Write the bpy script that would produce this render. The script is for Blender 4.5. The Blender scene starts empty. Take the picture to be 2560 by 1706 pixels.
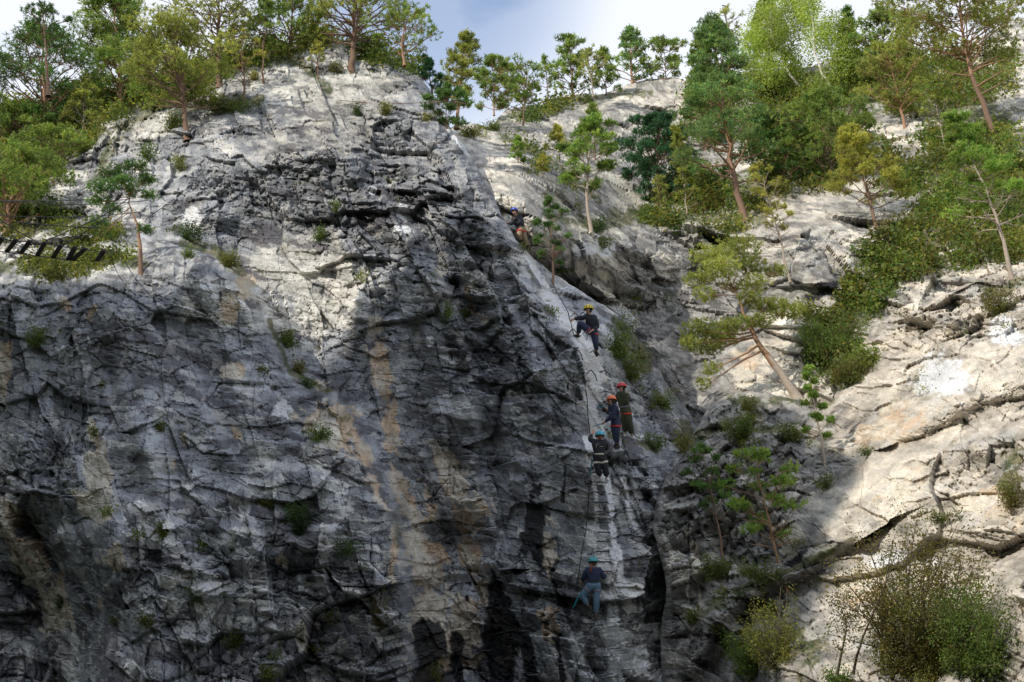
import bpy, math, random
import numpy as np
from mathutils import Vector, Matrix
from mathutils.bvhtree import BVHTree

# ------------------------------------------------------------------ camera, sky, sun, exposure
S = bpy.context.scene
F = 1422.0; PITCH = math.radians(22.0); CAM = np.array([0.0, 0.0, 1.6])
FW = np.array([0.0, math.cos(PITCH), math.sin(PITCH)])
UP = np.array([0.0, -math.sin(PITCH), math.cos(PITCH)])
RT = np.array([1.0, 0.0, 0.0])
cam_d = bpy.data.cameras.new('camera'); cam_o = bpy.data.objects.new('camera', cam_d)
S.collection.objects.link(cam_o); S.camera = cam_o
cam_d.sensor_width = 36.0; cam_d.lens = F / 1024.0 * 36.0; cam_d.clip_end = 3000.0; cam_d.clip_start = 0.1
cam_o.location = CAM; cam_o.rotation_euler = (math.pi / 2 + PITCH, 0, 0)

SUN_AZ = math.radians(-52.0)      # 0 = straight behind the camera, minus = to its left
SUN_EL = math.radians(35.0)
LD = np.array([math.sin(SUN_AZ) * math.cos(SUN_EL), -math.cos(SUN_AZ) * math.cos(SUN_EL), math.sin(SUN_EL)])  # towards the sun
sun_d = bpy.data.lights.new('sun', 'SUN'); sun_d.energy = 2.75; sun_d.angle = math.radians(0.5); sun_d.color = (1.0, 0.93, 0.82)
sun_o = bpy.data.objects.new('sun', sun_d); S.collection.objects.link(sun_o)
sun_o.rotation_euler = Vector(LD).to_track_quat('Z', 'Y').to_euler(); sun_o.location = (-30, -20, 60)

w = bpy.data.worlds.new('World'); S.world = w; w.use_nodes = True
nt = w.node_tree; nt.nodes.clear()
def wn(t): return nt.nodes.new(t)
sky = wn('ShaderNodeTexSky'); sky.sky_type = 'NISHITA'; sky.sun_disc = False
sky.sun_elevation = SUN_EL; sky.sun_rotation = math.atan2(LD[0], LD[1]); sky.air_density = 1.0; sky.dust_density = 0.3; sky.ozone_density = 1.5
tc = wn('ShaderNodeTexCoord'); mp = wn('ShaderNodeMapping'); mp.inputs['Scale'].default_value = (1.0, 1.0, 2.2); mp.inputs['Location'].default_value = (0.33, 0.1, 0.0)
ns = wn('ShaderNodeTexNoise'); ns.inputs['Scale'].default_value = 2.3; ns.inputs['Detail'].default_value = 6; ns.inputs['Roughness'].default_value = 0.5
rp = wn('ShaderNodeValToRGB'); rp.color_ramp.elements[0].position = 0.34; rp.color_ramp.elements[1].position = 0.52
rp.color_ramp.elements[0].color = (0.15, 0.15, 0.15, 1); rp.color_ramp.elements[1].color = (1, 1, 1, 1)
mx = wn('ShaderNodeMixRGB'); mx.inputs[2].default_value = (4.2, 4.4, 4.85, 1)
bg = wn('ShaderNodeBackground'); bg.inputs['Strength'].default_value = 0.15
ou = wn('ShaderNodeOutputWorld')
L = nt.links.new
L(tc.outputs['Generated'], mp.inputs['Vector']); L(mp.outputs[0], ns.inputs['Vector']); L(ns.outputs['Fac'], rp.inputs[0])
dp = wn('ShaderNodeVectorMath'); dp.operation = 'DOT_PRODUCT'; bd = FW + RT * ((425 - 512) / F) + UP * ((341 + 25) / F); bd = bd / np.linalg.norm(bd); dp.inputs[1].default_value = tuple(bd)
mr = wn('ShaderNodeMapRange'); mr.inputs['From Min'].default_value = 0.990; mr.inputs['From Max'].default_value = 0.9999; mr.inputs['To Min'].default_value = 0.0; mr.inputs['To Max'].default_value = 0.72; mr.interpolation_type = 'SMOOTHSTEP'
sb = wn('ShaderNodeMath'); sb.operation = 'SUBTRACT'; sb.use_clamp = True
L(tc.outputs['Generated'], dp.inputs[0]); L(dp.outputs['Value'], mr.inputs['Value']); L(rp.outputs[0], sb.inputs[0]); L(mr.outputs[0], sb.inputs[1]); L(sb.outputs[0], mx.inputs[0]); L(sky.outputs[0], mx.inputs[1]); L(mx.outputs[0], bg.inputs[0]); L(bg.outputs[0], ou.inputs[0])
S.view_settings.view_transform = 'Standard'; S.view_settings.look = 'None'; S.view_settings.gamma = 1.0
S.view_settings.exposure = 0.62; S.view_settings.use_curve_mapping = False
S.render.resolution_x = 1024; S.render.resolution_y = 682

# ------------------------------------------------------------------ helpers
def at(px, py, d):
    """point seen at picture position (px, py) (1024 x 682) at depth d metres"""
    return CAM + d * (FW + RT * ((px - 512.0) / F) + UP * ((341.0 - py) / F))

def link(o): S.collection.objects.link(o); return o
def tag(o, label=None, cat=None, group=None, kind=None):
    if label: o['label'] = label
    if cat: o['category'] = cat
    if group: o['group'] = group
    if kind: o['kind'] = kind
    return o
def empty(name, loc):
    o = bpy.data.objects.new(name, None); o.empty_display_size = 0.2; o.location = loc; return link(o)
def mesh_np(name, V, Fc, mats, parent=None, smooth=False, attrs=None, midx=None):
    """V (n,3); Fc (m,k) with k 3 or 4, or a list of such arrays"""
    V = np.asarray(V, dtype=np.float32)
    if parent is not None: V = V - np.array(parent.location, dtype=np.float32)
    if isinstance(Fc, np.ndarray): Fc = [Fc]
    Fc = [np.asarray(f, dtype=np.int32) for f in Fc if len(f)]
    me = bpy.data.meshes.new(name)
    me.vertices.add(len(V)); me.vertices.foreach_set('co', V.ravel())
    loops = np.concatenate([f.ravel() for f in Fc]); tot = np.concatenate([np.full(len(f), f.shape[1], np.int32) for f in Fc])
    st = np.concatenate([[0], np.cumsum(tot)[:-1]]).astype(np.int32)
    me.loops.add(len(loops)); me.loops.foreach_set('vertex_index', loops)
    me.polygons.add(len(tot)); me.polygons.foreach_set('loop_start', st); me.polygons.foreach_set('loop_total', tot)
    if midx is not None: me.polygons.foreach_set('material_index', np.asarray(midx, dtype=np.int32))
    me.polygons.foreach_set('use_smooth', np.full(len(tot), bool(smooth)))
    for m in (mats if isinstance(mats, (list, tuple)) else [mats]): me.materials.append(m)
    for k, a in (attrs or {}).items():
        at_ = me.attributes.new(k, 'FLOAT_COLOR', 'POINT')
        c = np.ones((len(V), 4), np.float32); c[:, :3] = a; at_.data.foreach_set('color', c.ravel())
    me.update(calc_edges=True)
    o = bpy.data.objects.new(name, me); link(o)
    if parent is not None: o.parent = parent
    return o

def hsh(ix, iy, iz, seed):
    ix = ix.astype(np.int64); iy = iy.astype(np.int64); iz = np.asarray(iz).astype(np.int64)
    h = (ix * 374761393 + iy * 668265263 + iz * 2147483647 + seed * 1274126177) & 0xffffffff
    h = ((h ^ (h >> 13)) * 1274126177) & 0xffffffff
    h = ((h ^ (h >> 16)) * 2246822519) & 0xffffffff
    h = h ^ (h >> 15)
    return (h & 0xffffff) / float(0xffffff)
def vnoise(P, sc, seed=0):
    Q = P / sc; I = np.floor(Q); Fr = Q - I; Fr = Fr * Fr * (3 - 2 * Fr); r = 0
    for a in (0, 1):
        for b in (0, 1):
            for c in (0, 1):
                wgt = (Fr[:, 0] if a else 1 - Fr[:, 0]) * (Fr[:, 1] if b else 1 - Fr[:, 1]) * (Fr[:, 2] if c else 1 - Fr[:, 2])
                r = r + wgt * hsh(I[:, 0] + a, I[:, 1] + b, I[:, 2] + c, seed)
    return r * 2 - 1
def fbm(P, sc, seed=0, oct=4, rough=0.5):
    r = 0; a = 1.0; t = 0
    for i in range(oct):
        r = r + a * vnoise(P, sc, seed + i * 17); t += a; a *= rough; sc = sc / 2.03
    return r / t
def cells(a, b, seed):
    """2-D cellular pattern: distance to nearest and second site, the site's random numbers, offset from it"""
    ia = np.floor(a); ib = np.floor(b)
    f1 = np.full(a.shape, 9.0); f2 = np.full(a.shape, 9.0); h = np.zeros(a.shape); g = np.zeros(a.shape); k = np.zeros(a.shape); da = np.zeros(a.shape); db = np.zeros(a.shape)
    for i in (-1, 0, 1):
        for j in (-1, 0, 1):
            ca = ia + i; cb = ib + j
            r1 = hsh(ca, cb, np.zeros_like(ca), seed); r2 = hsh(ca, cb, np.zeros_like(ca), seed + 5)
            xa = a - (ca + 0.1 + 0.8 * r1); xb = b - (cb + 0.1 + 0.8 * r2); d = np.maximum(np.abs(xa), np.abs(xb)) * 0.6 + 0.4 * np.sqrt(xa * xa + xb * xb)
            near = d < f1
            f2 = np.where(near, f1, np.minimum(f2, d)); f1 = np.where(near, d, f1)
            h = np.where(near, hsh(ca, cb, np.zeros_like(ca), seed + 9), h); g = np.where(near, hsh(ca, cb, np.zeros_like(ca), seed + 11), g)
            k = np.where(near, hsh(ca, cb, np.zeros_like(ca), seed + 13), k)
            da = np.where(near, xa, da); db = np.where(near, xb, db)
    return f1, f2, h * 2 - 1, g * 2 - 1, k * 2 - 1, da, db
def seg_dist(U, V, pts, closed=False):
    """distance, signed side (+ = right of travel in picture space) and nearest point of a polyline"""
    pts = np.array(pts, float)
    if closed: pts = np.vstack([pts, pts[:1]])
    best = np.full(U.shape, 1e9); side = np.zeros(U.shape); nx = np.zeros(U.shape); ny = np.zeros(U.shape)
    for (x0, y0), (x1, y1) in zip(pts[:-1], pts[1:]):
        dx, dy = x1 - x0, y1 - y0; L2 = dx * dx + dy * dy + 1e-9
        t = np.clip(((U - x0) * dx + (V - y0) * dy) / L2, 0, 1); qx = x0 + t * dx; qy = y0 + t * dy
        d = np.hypot(U - qx, V - qy); m = d < best - 1e-6
        best = np.where(m, d, best); side = np.where(m, np.sign(dx * (V - y0) - dy * (U - x0)), side)
        nx = np.where(m, qx, nx); ny = np.where(m, qy, ny)
    return best, side, nx, ny
def inside(U, V, poly):
    r = np.zeros(U.shape, bool); n = len(poly)
    for i in range(n):
        x0, y0 = poly[i]; x1, y1 = poly[(i + 1) % n]
        if y0 == y1: continue
        c = ((y0 > V) != (y1 > V)) & (U < (x1 - x0) * (V - y0) / (y1 - y0) + x0)
        r ^= c
    return r
def tps(ctrl, U, V):
    C = np.array(ctrl, float); xy = C[:, :2] / 100.0; n = len(C)
    def K(r2): return np.where(r2 > 1e-12, 0.5 * r2 * np.log(r2 + 1e-12), 0)
    r2 = ((xy[:, None] - xy[None]) ** 2).sum(-1)
    A = np.zeros((n + 3, n + 3)); A[:n, :n] = K(r2) + np.eye(n) * 0.02; A[:n, n] = 1; A[:n, n + 1:] = xy; A[n, :n] = 1; A[n + 1:, :n] = xy.T
    wv = np.linalg.solve(A, np.concatenate([C[:, 2], [0, 0, 0]]))
    u = U / 100; v = V / 100; out = wv[n] + wv[n + 1] * u + wv[n + 2] * v
    for i in range(n): out = out + wv[i] * K((u - xy[i, 0]) ** 2 + (v - xy[i, 1]) ** 2)
    return out
def sstep(e0, e1, x):
    t = np.clip((x - e0) / (e1 - e0), 0, 1); return t * t * (3 - 2 * t)
def blob(U, V, cx, cy, rx, ry, ang=0.0):
    c, s = math.cos(math.radians(ang)), math.sin(math.radians(ang)); x = (U - cx) * c + (V - cy) * s; y = -(U - cx) * s + (V - cy) * c
    return np.clip(1.25 - np.sqrt((x / rx) ** 2 + (y / ry) ** 2), 0, 1)
def stroke(U, V, pts, wd):
    d, _, _, _ = seg_dist(U, V, pts); return np.clip(1.25 - d / wd, 0, 1)

# ------------------------------------------------------------------ materials
def nodes_of(m):
    m.use_nodes = True; t = m.node_tree; t.nodes.clear(); return t
def simple(name, col, rough=0.6, metal=0.0, bump=0.0, bscale=60.0, var=0.15, coat=0.0):
    m = bpy.data.materials.new(name); t = nodes_of(m); o = t.nodes.new('ShaderNodeOutputMaterial'); p = t.nodes.new('ShaderNodeBsdfPrincipled')
    c = t.nodes.new('ShaderNodeTexCoord'); n = t.nodes.new('ShaderNodeTexNoise'); n.inputs['Scale'].default_value = bscale; n.inputs['Detail'].default_value = 4
    t.links.new(c.outputs['Object'], n.inputs['Vector'])
    mi = t.nodes.new('ShaderNodeMixRGB'); mi.inputs[1].default_value = tuple(x * (1 - var) for x in col) + (1,); mi.inputs[2].default_value = tuple(min(1, x * (1 + var)) for x in col) + (1,)
    t.links.new(n.outputs['Fac'], mi.inputs[0]); t.links.new(mi.outputs[0], p.inputs['Base Color'])
    p.inputs['Roughness'].default_value = rough; p.inputs['Metallic'].default_value = metal
    try: p.inputs['Coat Weight'].default_value = coat
    except Exception: pass
    if bump > 0:
        b = t.nodes.new('ShaderNodeBump'); b.inputs['Strength'].default_value = bump; b.inputs['Distance'].default_value = 0.01
        t.links.new(n.outputs['Fac'], b.inputs['Height']); t.links.new(b.outputs[0], p.inputs['Normal'])
    t.links.new(p.outputs[0], o.inputs[0]); return m
def leafy(name, trans=0.35, rough=0.55):
    m = bpy.data.materials.new(name); t = nodes_of(m); o = t.nodes.new('ShaderNodeOutputMaterial'); p = t.nodes.new('ShaderNodeBsdfPrincipled')
    a = t.nodes.new('ShaderNodeAttribute'); a.attribute_name = 'tint'
    p.inputs['Roughness'].default_value = rough; p.inputs['Specular IOR Level'].default_value = 0.3
    tr = t.nodes.new('ShaderNodeBsdfTranslucent'); g = t.nodes.new('ShaderNodeMixRGB'); g.blend_type = 'MULTIPLY'; g.inputs[0].default_value = 1; g.inputs[2].default_value = (1.35, 1.25, 0.7, 1)
    t.links.new(a.outputs['Color'], p.inputs['Base Color']); t.links.new(a.outputs['Color'], g.inputs[1]); t.links.new(g.outputs[0], tr.inputs['Color'])
    ms = t.nodes.new('ShaderNodeMixShader'); ms.inputs[0].default_value = trans
    t.links.new(p.outputs[0], ms.inputs[1]); t.links.new(tr.outputs[0], ms.inputs[2]); t.links.new(ms.outputs[0], o.inputs[0]); return m
def rock_mat(name):
    """limestone: its own colour is the attribute 'albedo'; the nodes add grain and small relief"""
    m = bpy.data.materials.new(name); t = nodes_of(m); N = t.nodes.new; K = t.links.new
    o = N('ShaderNodeOutputMaterial'); p = N('ShaderNodeBsdfPrincipled'); p.inputs['Roughness'].default_value = 0.88; p.inputs['Specular IOR Level'].default_value = 0.25
    c = N('ShaderNodeTexCoord'); a = N('ShaderNodeAttribute'); a.attribute_name = 'albedo'
    n1 = N('ShaderNodeTexNoise'); n1.inputs['Scale'].default_value = 14.0; n1.inputs['Detail'].default_value = 4; n1.inputs['Roughness'].default_value = 0.75; K(c.outputs['Object'], n1.inputs['Vector'])
    r = N('ShaderNodeMapRange'); r.inputs['From Min'].default_value = 0.3; r.inputs['From Max'].default_value = 0.7; r.inputs['To Min'].default_value = 0.72; r.inputs['To Max'].default_value = 1.28; K(n1.outputs['Fac'], r.inputs['Value'])
    v = N('ShaderNodeVectorMath'); v.operation = 'SCALE'; K(a.outputs['Color'], v.inputs[0]); K(r.outputs[0], v.inputs['Scale']); K(v.outputs[0], p.inputs['Base Color'])
    b = N('ShaderNodeBump'); b.inputs['Strength'].default_value = 0.9; b.inputs['Distance'].default_value = 0.05; K(n1.outputs['Fac'], b.inputs['Height']); K(b.outputs[0], p.inputs['Normal'])
    K(p.outputs[0], o.inputs[0]); return m

M = {}
M['rock_grey'] = rock_mat('weathered_limestone'); PAL_A = dict(light=(0.48, 0.465, 0.43), dark=(0.262, 0.274, 0.294), lich=(0.088, 0.083, 0.093), lt=0.16)
M['rock_pale'] = rock_mat('pale_limestone'); PAL_B = dict(light=(0.52, 0.48, 0.41), dark=(0.26, 0.252, 0.238), lich=(0.10, 0.095, 0.095), lt=0.30)
M['rock_warm'] = rock_mat('warm_limestone'); PAL_C = dict(light=(0.44, 0.40, 0.335), dark=(0.22, 0.213, 0.20), lich=(0.12, 0.11, 0.10), lt=0.34)
M['ground'] = simple('forest_floor', (0.10, 0.11, 0.06), 0.95, bump=0.5, bscale=3.0, var=0.4)
M['bark'] = simple('pine_bark', (0.20, 0.125, 0.085), 0.9, bump=0.8, bscale=14, var=0.45)
M['bark_red'] = simple('red_pine_bark', (0.34, 0.20, 0.12), 0.85, bump=0.8, bscale=10, var=0.4)
M['bark_pale'] = simple('pale_bark', (0.36, 0.30, 0.24), 0.85, bump=0.5, bscale=14, var=0.3)
M['bark_birch'] = simple('birch_bark', (0.62, 0.58, 0.52), 0.8, bump=0.3, bscale=20, var=0.3)
M['twig'] = simple('shrub_stem', (0.15, 0.115, 0.08), 0.9, var=0.4, bscale=20)
M['needle'] = leafy('pine_needles', 0.48)
M['leaf'] = leafy('broad_leaves', 0.5)
M['iron'] = simple('dark_iron', (0.05, 0.05, 0.055), 0.4, metal=0.5, bscale=40)
M['steel'] = simple('steel_cable', (0.05, 0.05, 0.055), 0.5, metal=0.4, bscale=80)
M['plank'] = simple('dark_plank_wood', (0.055, 0.045, 0.036), 0.8, bump=0.4, bscale=18, var=0.35)
# ------------------------------------------------------------------ rock masses
ROCKV = []; ROCKF = []; voff = 0
def rock_layer(name, mat, pal, poly, ctrl, steps, bbox, step, strata, dispp, stains, covers, rough=1.0, margin=14, far=1.0, back=0.55, jag=3.0, roughf=None, tonef=None, groovef=None, bulges=()):
    global voff
    x0, y0, x1, y1 = bbox
    xs = np.concatenate([np.arange(x0, -6, 8.0), np.arange(max(x0, -6), min(x1, 1031), step), np.arange(1031, x1 + 1, 10.0) if x1 > 1031 else []])
    ys = np.concatenate([np.arange(y0, min(y1, 690), step), np.arange(690, y1 + 1, 12.0) if y1 > 690 else []])
    GU, GV = np.meshgrid(xs, ys); nR, nC = GU.shape
    U = GU.ravel().copy(); V = GV.ravel().copy()
    # ragged outline
    P0 = np.stack([U, V, np.zeros_like(U)], 1)
    wu = fbm(P0, 26.0, 3, 4, 0.6) * jag; wv = fbm(P0, 22.0, 7, 4, 0.6) * jag * 1.3
    wl = fbm(P0, 60.0, 5, 2, 0.4) * 10; wm = fbm(P0, 60.0, 6, 2, 0.4) * 10
    d, sd, nx, ny = seg_dist(U + wu, V + wv, poly, True); ins = inside(U + wu, V + wv, poly)
    s = np.where(ins, -d, d)
    keep = s < margin
    out = np.clip(s, 0, margin)
    # outside the outline the sheet folds back behind itself
    dirx = np.where(d > 1e-6, (U + wu - nx) / np.maximum(d, 1e-6), 0); diry = np.where(d > 1e-6, (V + wv - ny) / np.maximum(d, 1e-6), 0)
    U2 = np.where(s > 0, U - dirx * out * 1.25, U); V2 = np.where(s > 0, V - diry * out * 1.25, V)
    D = tps(ctrl, U2, V2); D0 = D.copy()
    for pts, amp, wd, R in steps:
        ds, sg, _, _ = seg_dist(U2 + wl, V2 + wm, pts); D = D + 0.5 * amp * np.tanh(sg * ds / (wd * 1.6)) * np.exp(-(ds / R) ** 2)
    for (bx, by, rx, ry, an, am) in bulges: D = D + am * sstep(0, 1, blob(U2 + wl, V2 + wm, bx, by, rx, ry, an))
    edge = np.clip(1 + s / 10.0, 0, 1); D = D + np.where(s <= 0, 0.5 * edge ** 2, 0.5 + out * back) * far
    P = CAM + D[:, None] * (FW + np.outer((U2 - 512) / F, RT) + np.outer((341 - V2) / F, UP))
    Ps = CAM + D0[:, None] * (FW + np.outer((U - 512) / F, RT) + np.outer((341 - V) / F, UP))
    G = P.reshape(nR, nC, 3); dx = np.gradient(G, axis=1); dy = np.gradient(G, axis=0)
    Nn = np.cross(dx, dy).reshape(-1, 3); Nn /= np.maximum(np.linalg.norm(Nn, axis=1), 1e-9)[:, None]
    tocam = CAM - P; tocam /= np.linalg.norm(tocam, axis=1)[:, None]
    flip = np.sign((Nn * tocam).sum(1)); flip[flip == 0] = 1; Nn *= flip[:, None]
    Nn = Nn * 0.25 + tocam * 0.75; Nn /= np.linalg.norm(Nn, axis=1)[:, None]
    def blur(A, k):
        A = A.reshape(nR, nC, -1)
        for ax in (0, 1):
            C_ = np.cumsum(np.concatenate([np.repeat(A.take([0], ax), k + 1, ax), A, np.repeat(A.take([-1], ax), k, ax)], ax), ax); n_ = A.shape[ax]
            A = (C_.take(range(2 * k + 1, 2 * k + 1 + n_), ax) - C_.take(range(0, n_), ax)) / (2 * k + 1)
        return A.reshape(nR * nC, -1)
    Nn = blur(Nn, 9); Nn /= np.linalg.norm(Nn, axis=1)[:, None]
    # relief in world space: broken blocks along the bedding, bedding ledges, joints, grooves
    cosang = np.abs((np.cross(dx, dy).reshape(-1, 3) * tocam).sum(1)) / np.maximum(np.linalg.norm(np.cross(dx, dy).reshape(-1, 3), axis=1), 1e-9)
    att = blur(np.clip(cosang / 0.45, 0.30, 1.0), 4)[:, 0]
    wx = fbm(Ps, 4.0, 21, 2) * 0.6; wz = fbm(Ps, 4.0, 31, 2) * 0.5
    h = np.zeros(len(Ps)); tint = np.zeros(len(Ps)); ZZ = Ps[:, 2] - 0.35 * Ps[:, 1]; zero = np.zeros(len(Ps))
    for (ang, sa, sb, off, tilt, crk, seed) in strata:
        c_, s_ = math.cos(ang), math.sin(ang); X = Ps[:, 0] + wx * min(1, sa * 0.6); Z = ZZ + wz * min(1, sa * 0.6)
        a = (X * c_ + Z * s_) / sa; b = (-X * s_ + Z * c_) / sb
        f1, f2, hh, gg, kk, da, db = cells(a, b, seed)
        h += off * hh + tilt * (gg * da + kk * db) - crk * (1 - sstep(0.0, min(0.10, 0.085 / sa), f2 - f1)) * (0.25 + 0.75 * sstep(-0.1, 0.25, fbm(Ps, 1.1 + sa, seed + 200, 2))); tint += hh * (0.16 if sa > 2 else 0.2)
    ang = strata[1][0]; c_, s_ = math.cos(ang), math.sin(ang)
    bmask = sstep(-0.25, 0.35, fbm(Ps, 3.5, 91, 3))
    for (lh, amp, sd_) in ((0.62, 0.13, 41), (0.24, 0.055, 42)):
        a = (Ps[:, 0] * c_ + ZZ * s_); b = (-Ps[:, 0] * s_ + (ZZ + wz * 0.8 + 0.12 * fbm(Ps, 0.7, 43, 2)) * c_) / lh; kb = np.floor(b); fb = b - kb
        ph = a / (lh * 2.6) + hsh(kb, zero, zero, sd_) * 17; i0 = np.floor(ph); fr = ph - i0; fr = sstep(0.35, 0.65, fr)
        o1 = hsh(kb, i0, zero, sd_ + 1) * (1 - fr) + hsh(kb, i0 + 1, zero, sd_ + 1) * fr
        h += amp * dispp[3] * bmask * ((o1 * 2 - 1) + 1.2 * (fb - 0.5))
    pit = sstep(0.34, 0.50, vnoise(Ps * np.array([1.6, 1, 0.8]), 0.16, 171)) * sstep(0.0, 0.3, fbm(Ps, 1.8, 172, 2)); h -= 0.10 * pit
    h += dispp[0] * fbm(Ps, 1.3, 51, 5, 0.6)
    Q = Ps.copy(); Q[:, 0] = (Ps[:, 0] + dispp[4] * Ps[:, 2]) / 0.8; Q[:, 1] = Ps[:, 1] * 0.3; Q[:, 2] = Ps[:, 2] / 5.0
    gr = 1 - 2 * np.abs(fbm(Q, 1.0, 61, 4, 0.55)); h += dispp[1] * gr * (1.0 if groovef is None else groovef(U2, V2))
    h += dispp[2] * fbm(Ps, 7.0, 71, 3)
    zone = 0.45 + 0.75 * sstep(-0.35, 0.35, fbm(Ps, 4.0, 81, 2)); P0w = Ps
    if roughf is not None: zone = zone * roughf(U2, V2)
    P = P + Nn * (h * zone * rough * att)[:, None]
    idx = np.arange(nR * nC).reshape(nR, nC); q = np.stack([idx[:-1, :-1], idx[1:, :-1], idx[1:, 1:], idx[:-1, 1:]], -1).reshape(-1, 4)
    q = q[keep[q].all(1)]
    st = np.zeros((len(P), 3)); cv = np.zeros((len(P), 3)); cv[:, 1] = 0.5
    for ch, fn in stains: st[:, ch] = np.maximum(st[:, ch], fn(U2 + wl * 0.5, V2 + wm * 0.5))
    for ch, fn, mode in covers:
        v = fn(U2, V2); cv[:, ch] = v if mode == 'set' else cv[:, ch] + v
    cv = np.clip(cv, 0, 1)
    # colour of the stone, plus tones painted in for light and shade
    W = Ps + 0.6 * Nn * h[:, None]
    Qs = W.copy(); Qs[:, 0] = (W[:, 0] + dispp[4] * W[:, 2]) * 2.4; Qs[:, 2] = W[:, 2] * 0.5; streak = fbm(Qs, 1.6, 101, 5, 0.62)
    big = fbm(W, 4.5, 111, 3); mid = fbm(W, 0.9, 121, 4, 0.6); fine = fbm(W, 0.22, 131, 3, 0.65)
    Qe = W.copy(); Qe[:, 0] *= 1.3; Qe[:, 2] *= 0.75; edge = fbm(Qe, 0.7, 141, 5, 0.65)
    Ql = W.copy(); Ql[:, 0] = (W[:, 0] * 0.93 - W[:, 2] * 0.30) * 0.62; Ql[:, 2] = (W[:, 2] * 0.93 + W[:, 0] * 0.30) * 2.0; lic = fbm(Ql, 0.95, 151, 5, 0.62)
    def mixc(a, b, f): return a * (1 - f[:, None]) + np.asarray(b) * f[:, None]
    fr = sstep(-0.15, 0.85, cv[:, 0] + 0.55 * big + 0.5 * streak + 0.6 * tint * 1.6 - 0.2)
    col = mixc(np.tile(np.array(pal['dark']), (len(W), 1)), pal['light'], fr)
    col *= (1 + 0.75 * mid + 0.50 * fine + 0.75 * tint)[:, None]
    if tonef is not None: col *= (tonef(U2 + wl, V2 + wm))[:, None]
    oc = sstep(0.36, 0.46, st[:, 0] * 0.75 + 0.7 * edge + 1.0 * streak + 0.7 * mid + 0.5 * tint) * sstep(0.02, 0.15, st[:, 0]); f2_ = sstep(-0.2, 0.25, streak + 0.5 * tint)
    och = mixc(np.tile(np.array((0.47, 0.35, 0.24)), (len(W), 1)), (0.58, 0.53, 0.44), f2_) * (1 + 0.5 * mid + 0.3 * fine)[:, None]
    col = mixc(col, och, oc * 0.92)
    li = sstep(pal['lt'], pal['lt'] + 0.05, lic + 0.45 * (cv[:, 1] - 0.5)) * (1 - 0.85 * oc); col = mixc(col, pal['lich'], li * 0.75)
    wh = sstep(0.34, 0.52, st[:, 2] + 0.8 * edge + 0.5 * streak + 0.4 * fine) * sstep(0.02, 0.15, st[:, 2]); col = mixc(col, np.array((0.68, 0.685, 0.69)) * (1 + 0.25 * mid)[:, None], wh * 0.92)
    bl = sstep(0.44, 0.60, st[:, 1] * 0.85 + 0.6 * edge + 1.2 * streak + 0.5 * mid) * sstep(0.02, 0.18, st[:, 1]); col = mixc(col, (0.012, 0.013, 0.016), bl * 0.94)
    mo = sstep(0.45, 0.75, cv[:, 2] + 1.2 * edge + 0.3 * fine) * 0.85; mcol = mixc(np.tile(np.array((0.05, 0.07, 0.02)), (len(W), 1)), (0.14, 0.13, 0.06), sstep(-0.2, 0.2, fine + 0.6 * mid)); col = mixc(col, mcol, mo)
    # white flecks
    fl = sstep(0.30, 0.38, fbm(W, 0.3, 161, 2) + 0.15 * mid); col = mixc(col, (0.50, 0.49, 0.46), fl * 0.5 * (1 - bl))
    col = np.clip(col, 0.008, 0.72)
    used = np.unique(q); rem = np.full(len(P), -1); rem[used] = np.arange(len(used)); P = P[used]; q = rem[q]
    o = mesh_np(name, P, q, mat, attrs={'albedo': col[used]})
    o['kind'] = 'structure'
    ROCKV.append(P); ROCKF.append(q + voff); voff += len(P)
    return o
B_ = lambda *a: (lambda U, V: blob(U, V, *a))
K_ = lambda pts, w: (lambda U, V: stroke(U, V, pts, w))

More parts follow.
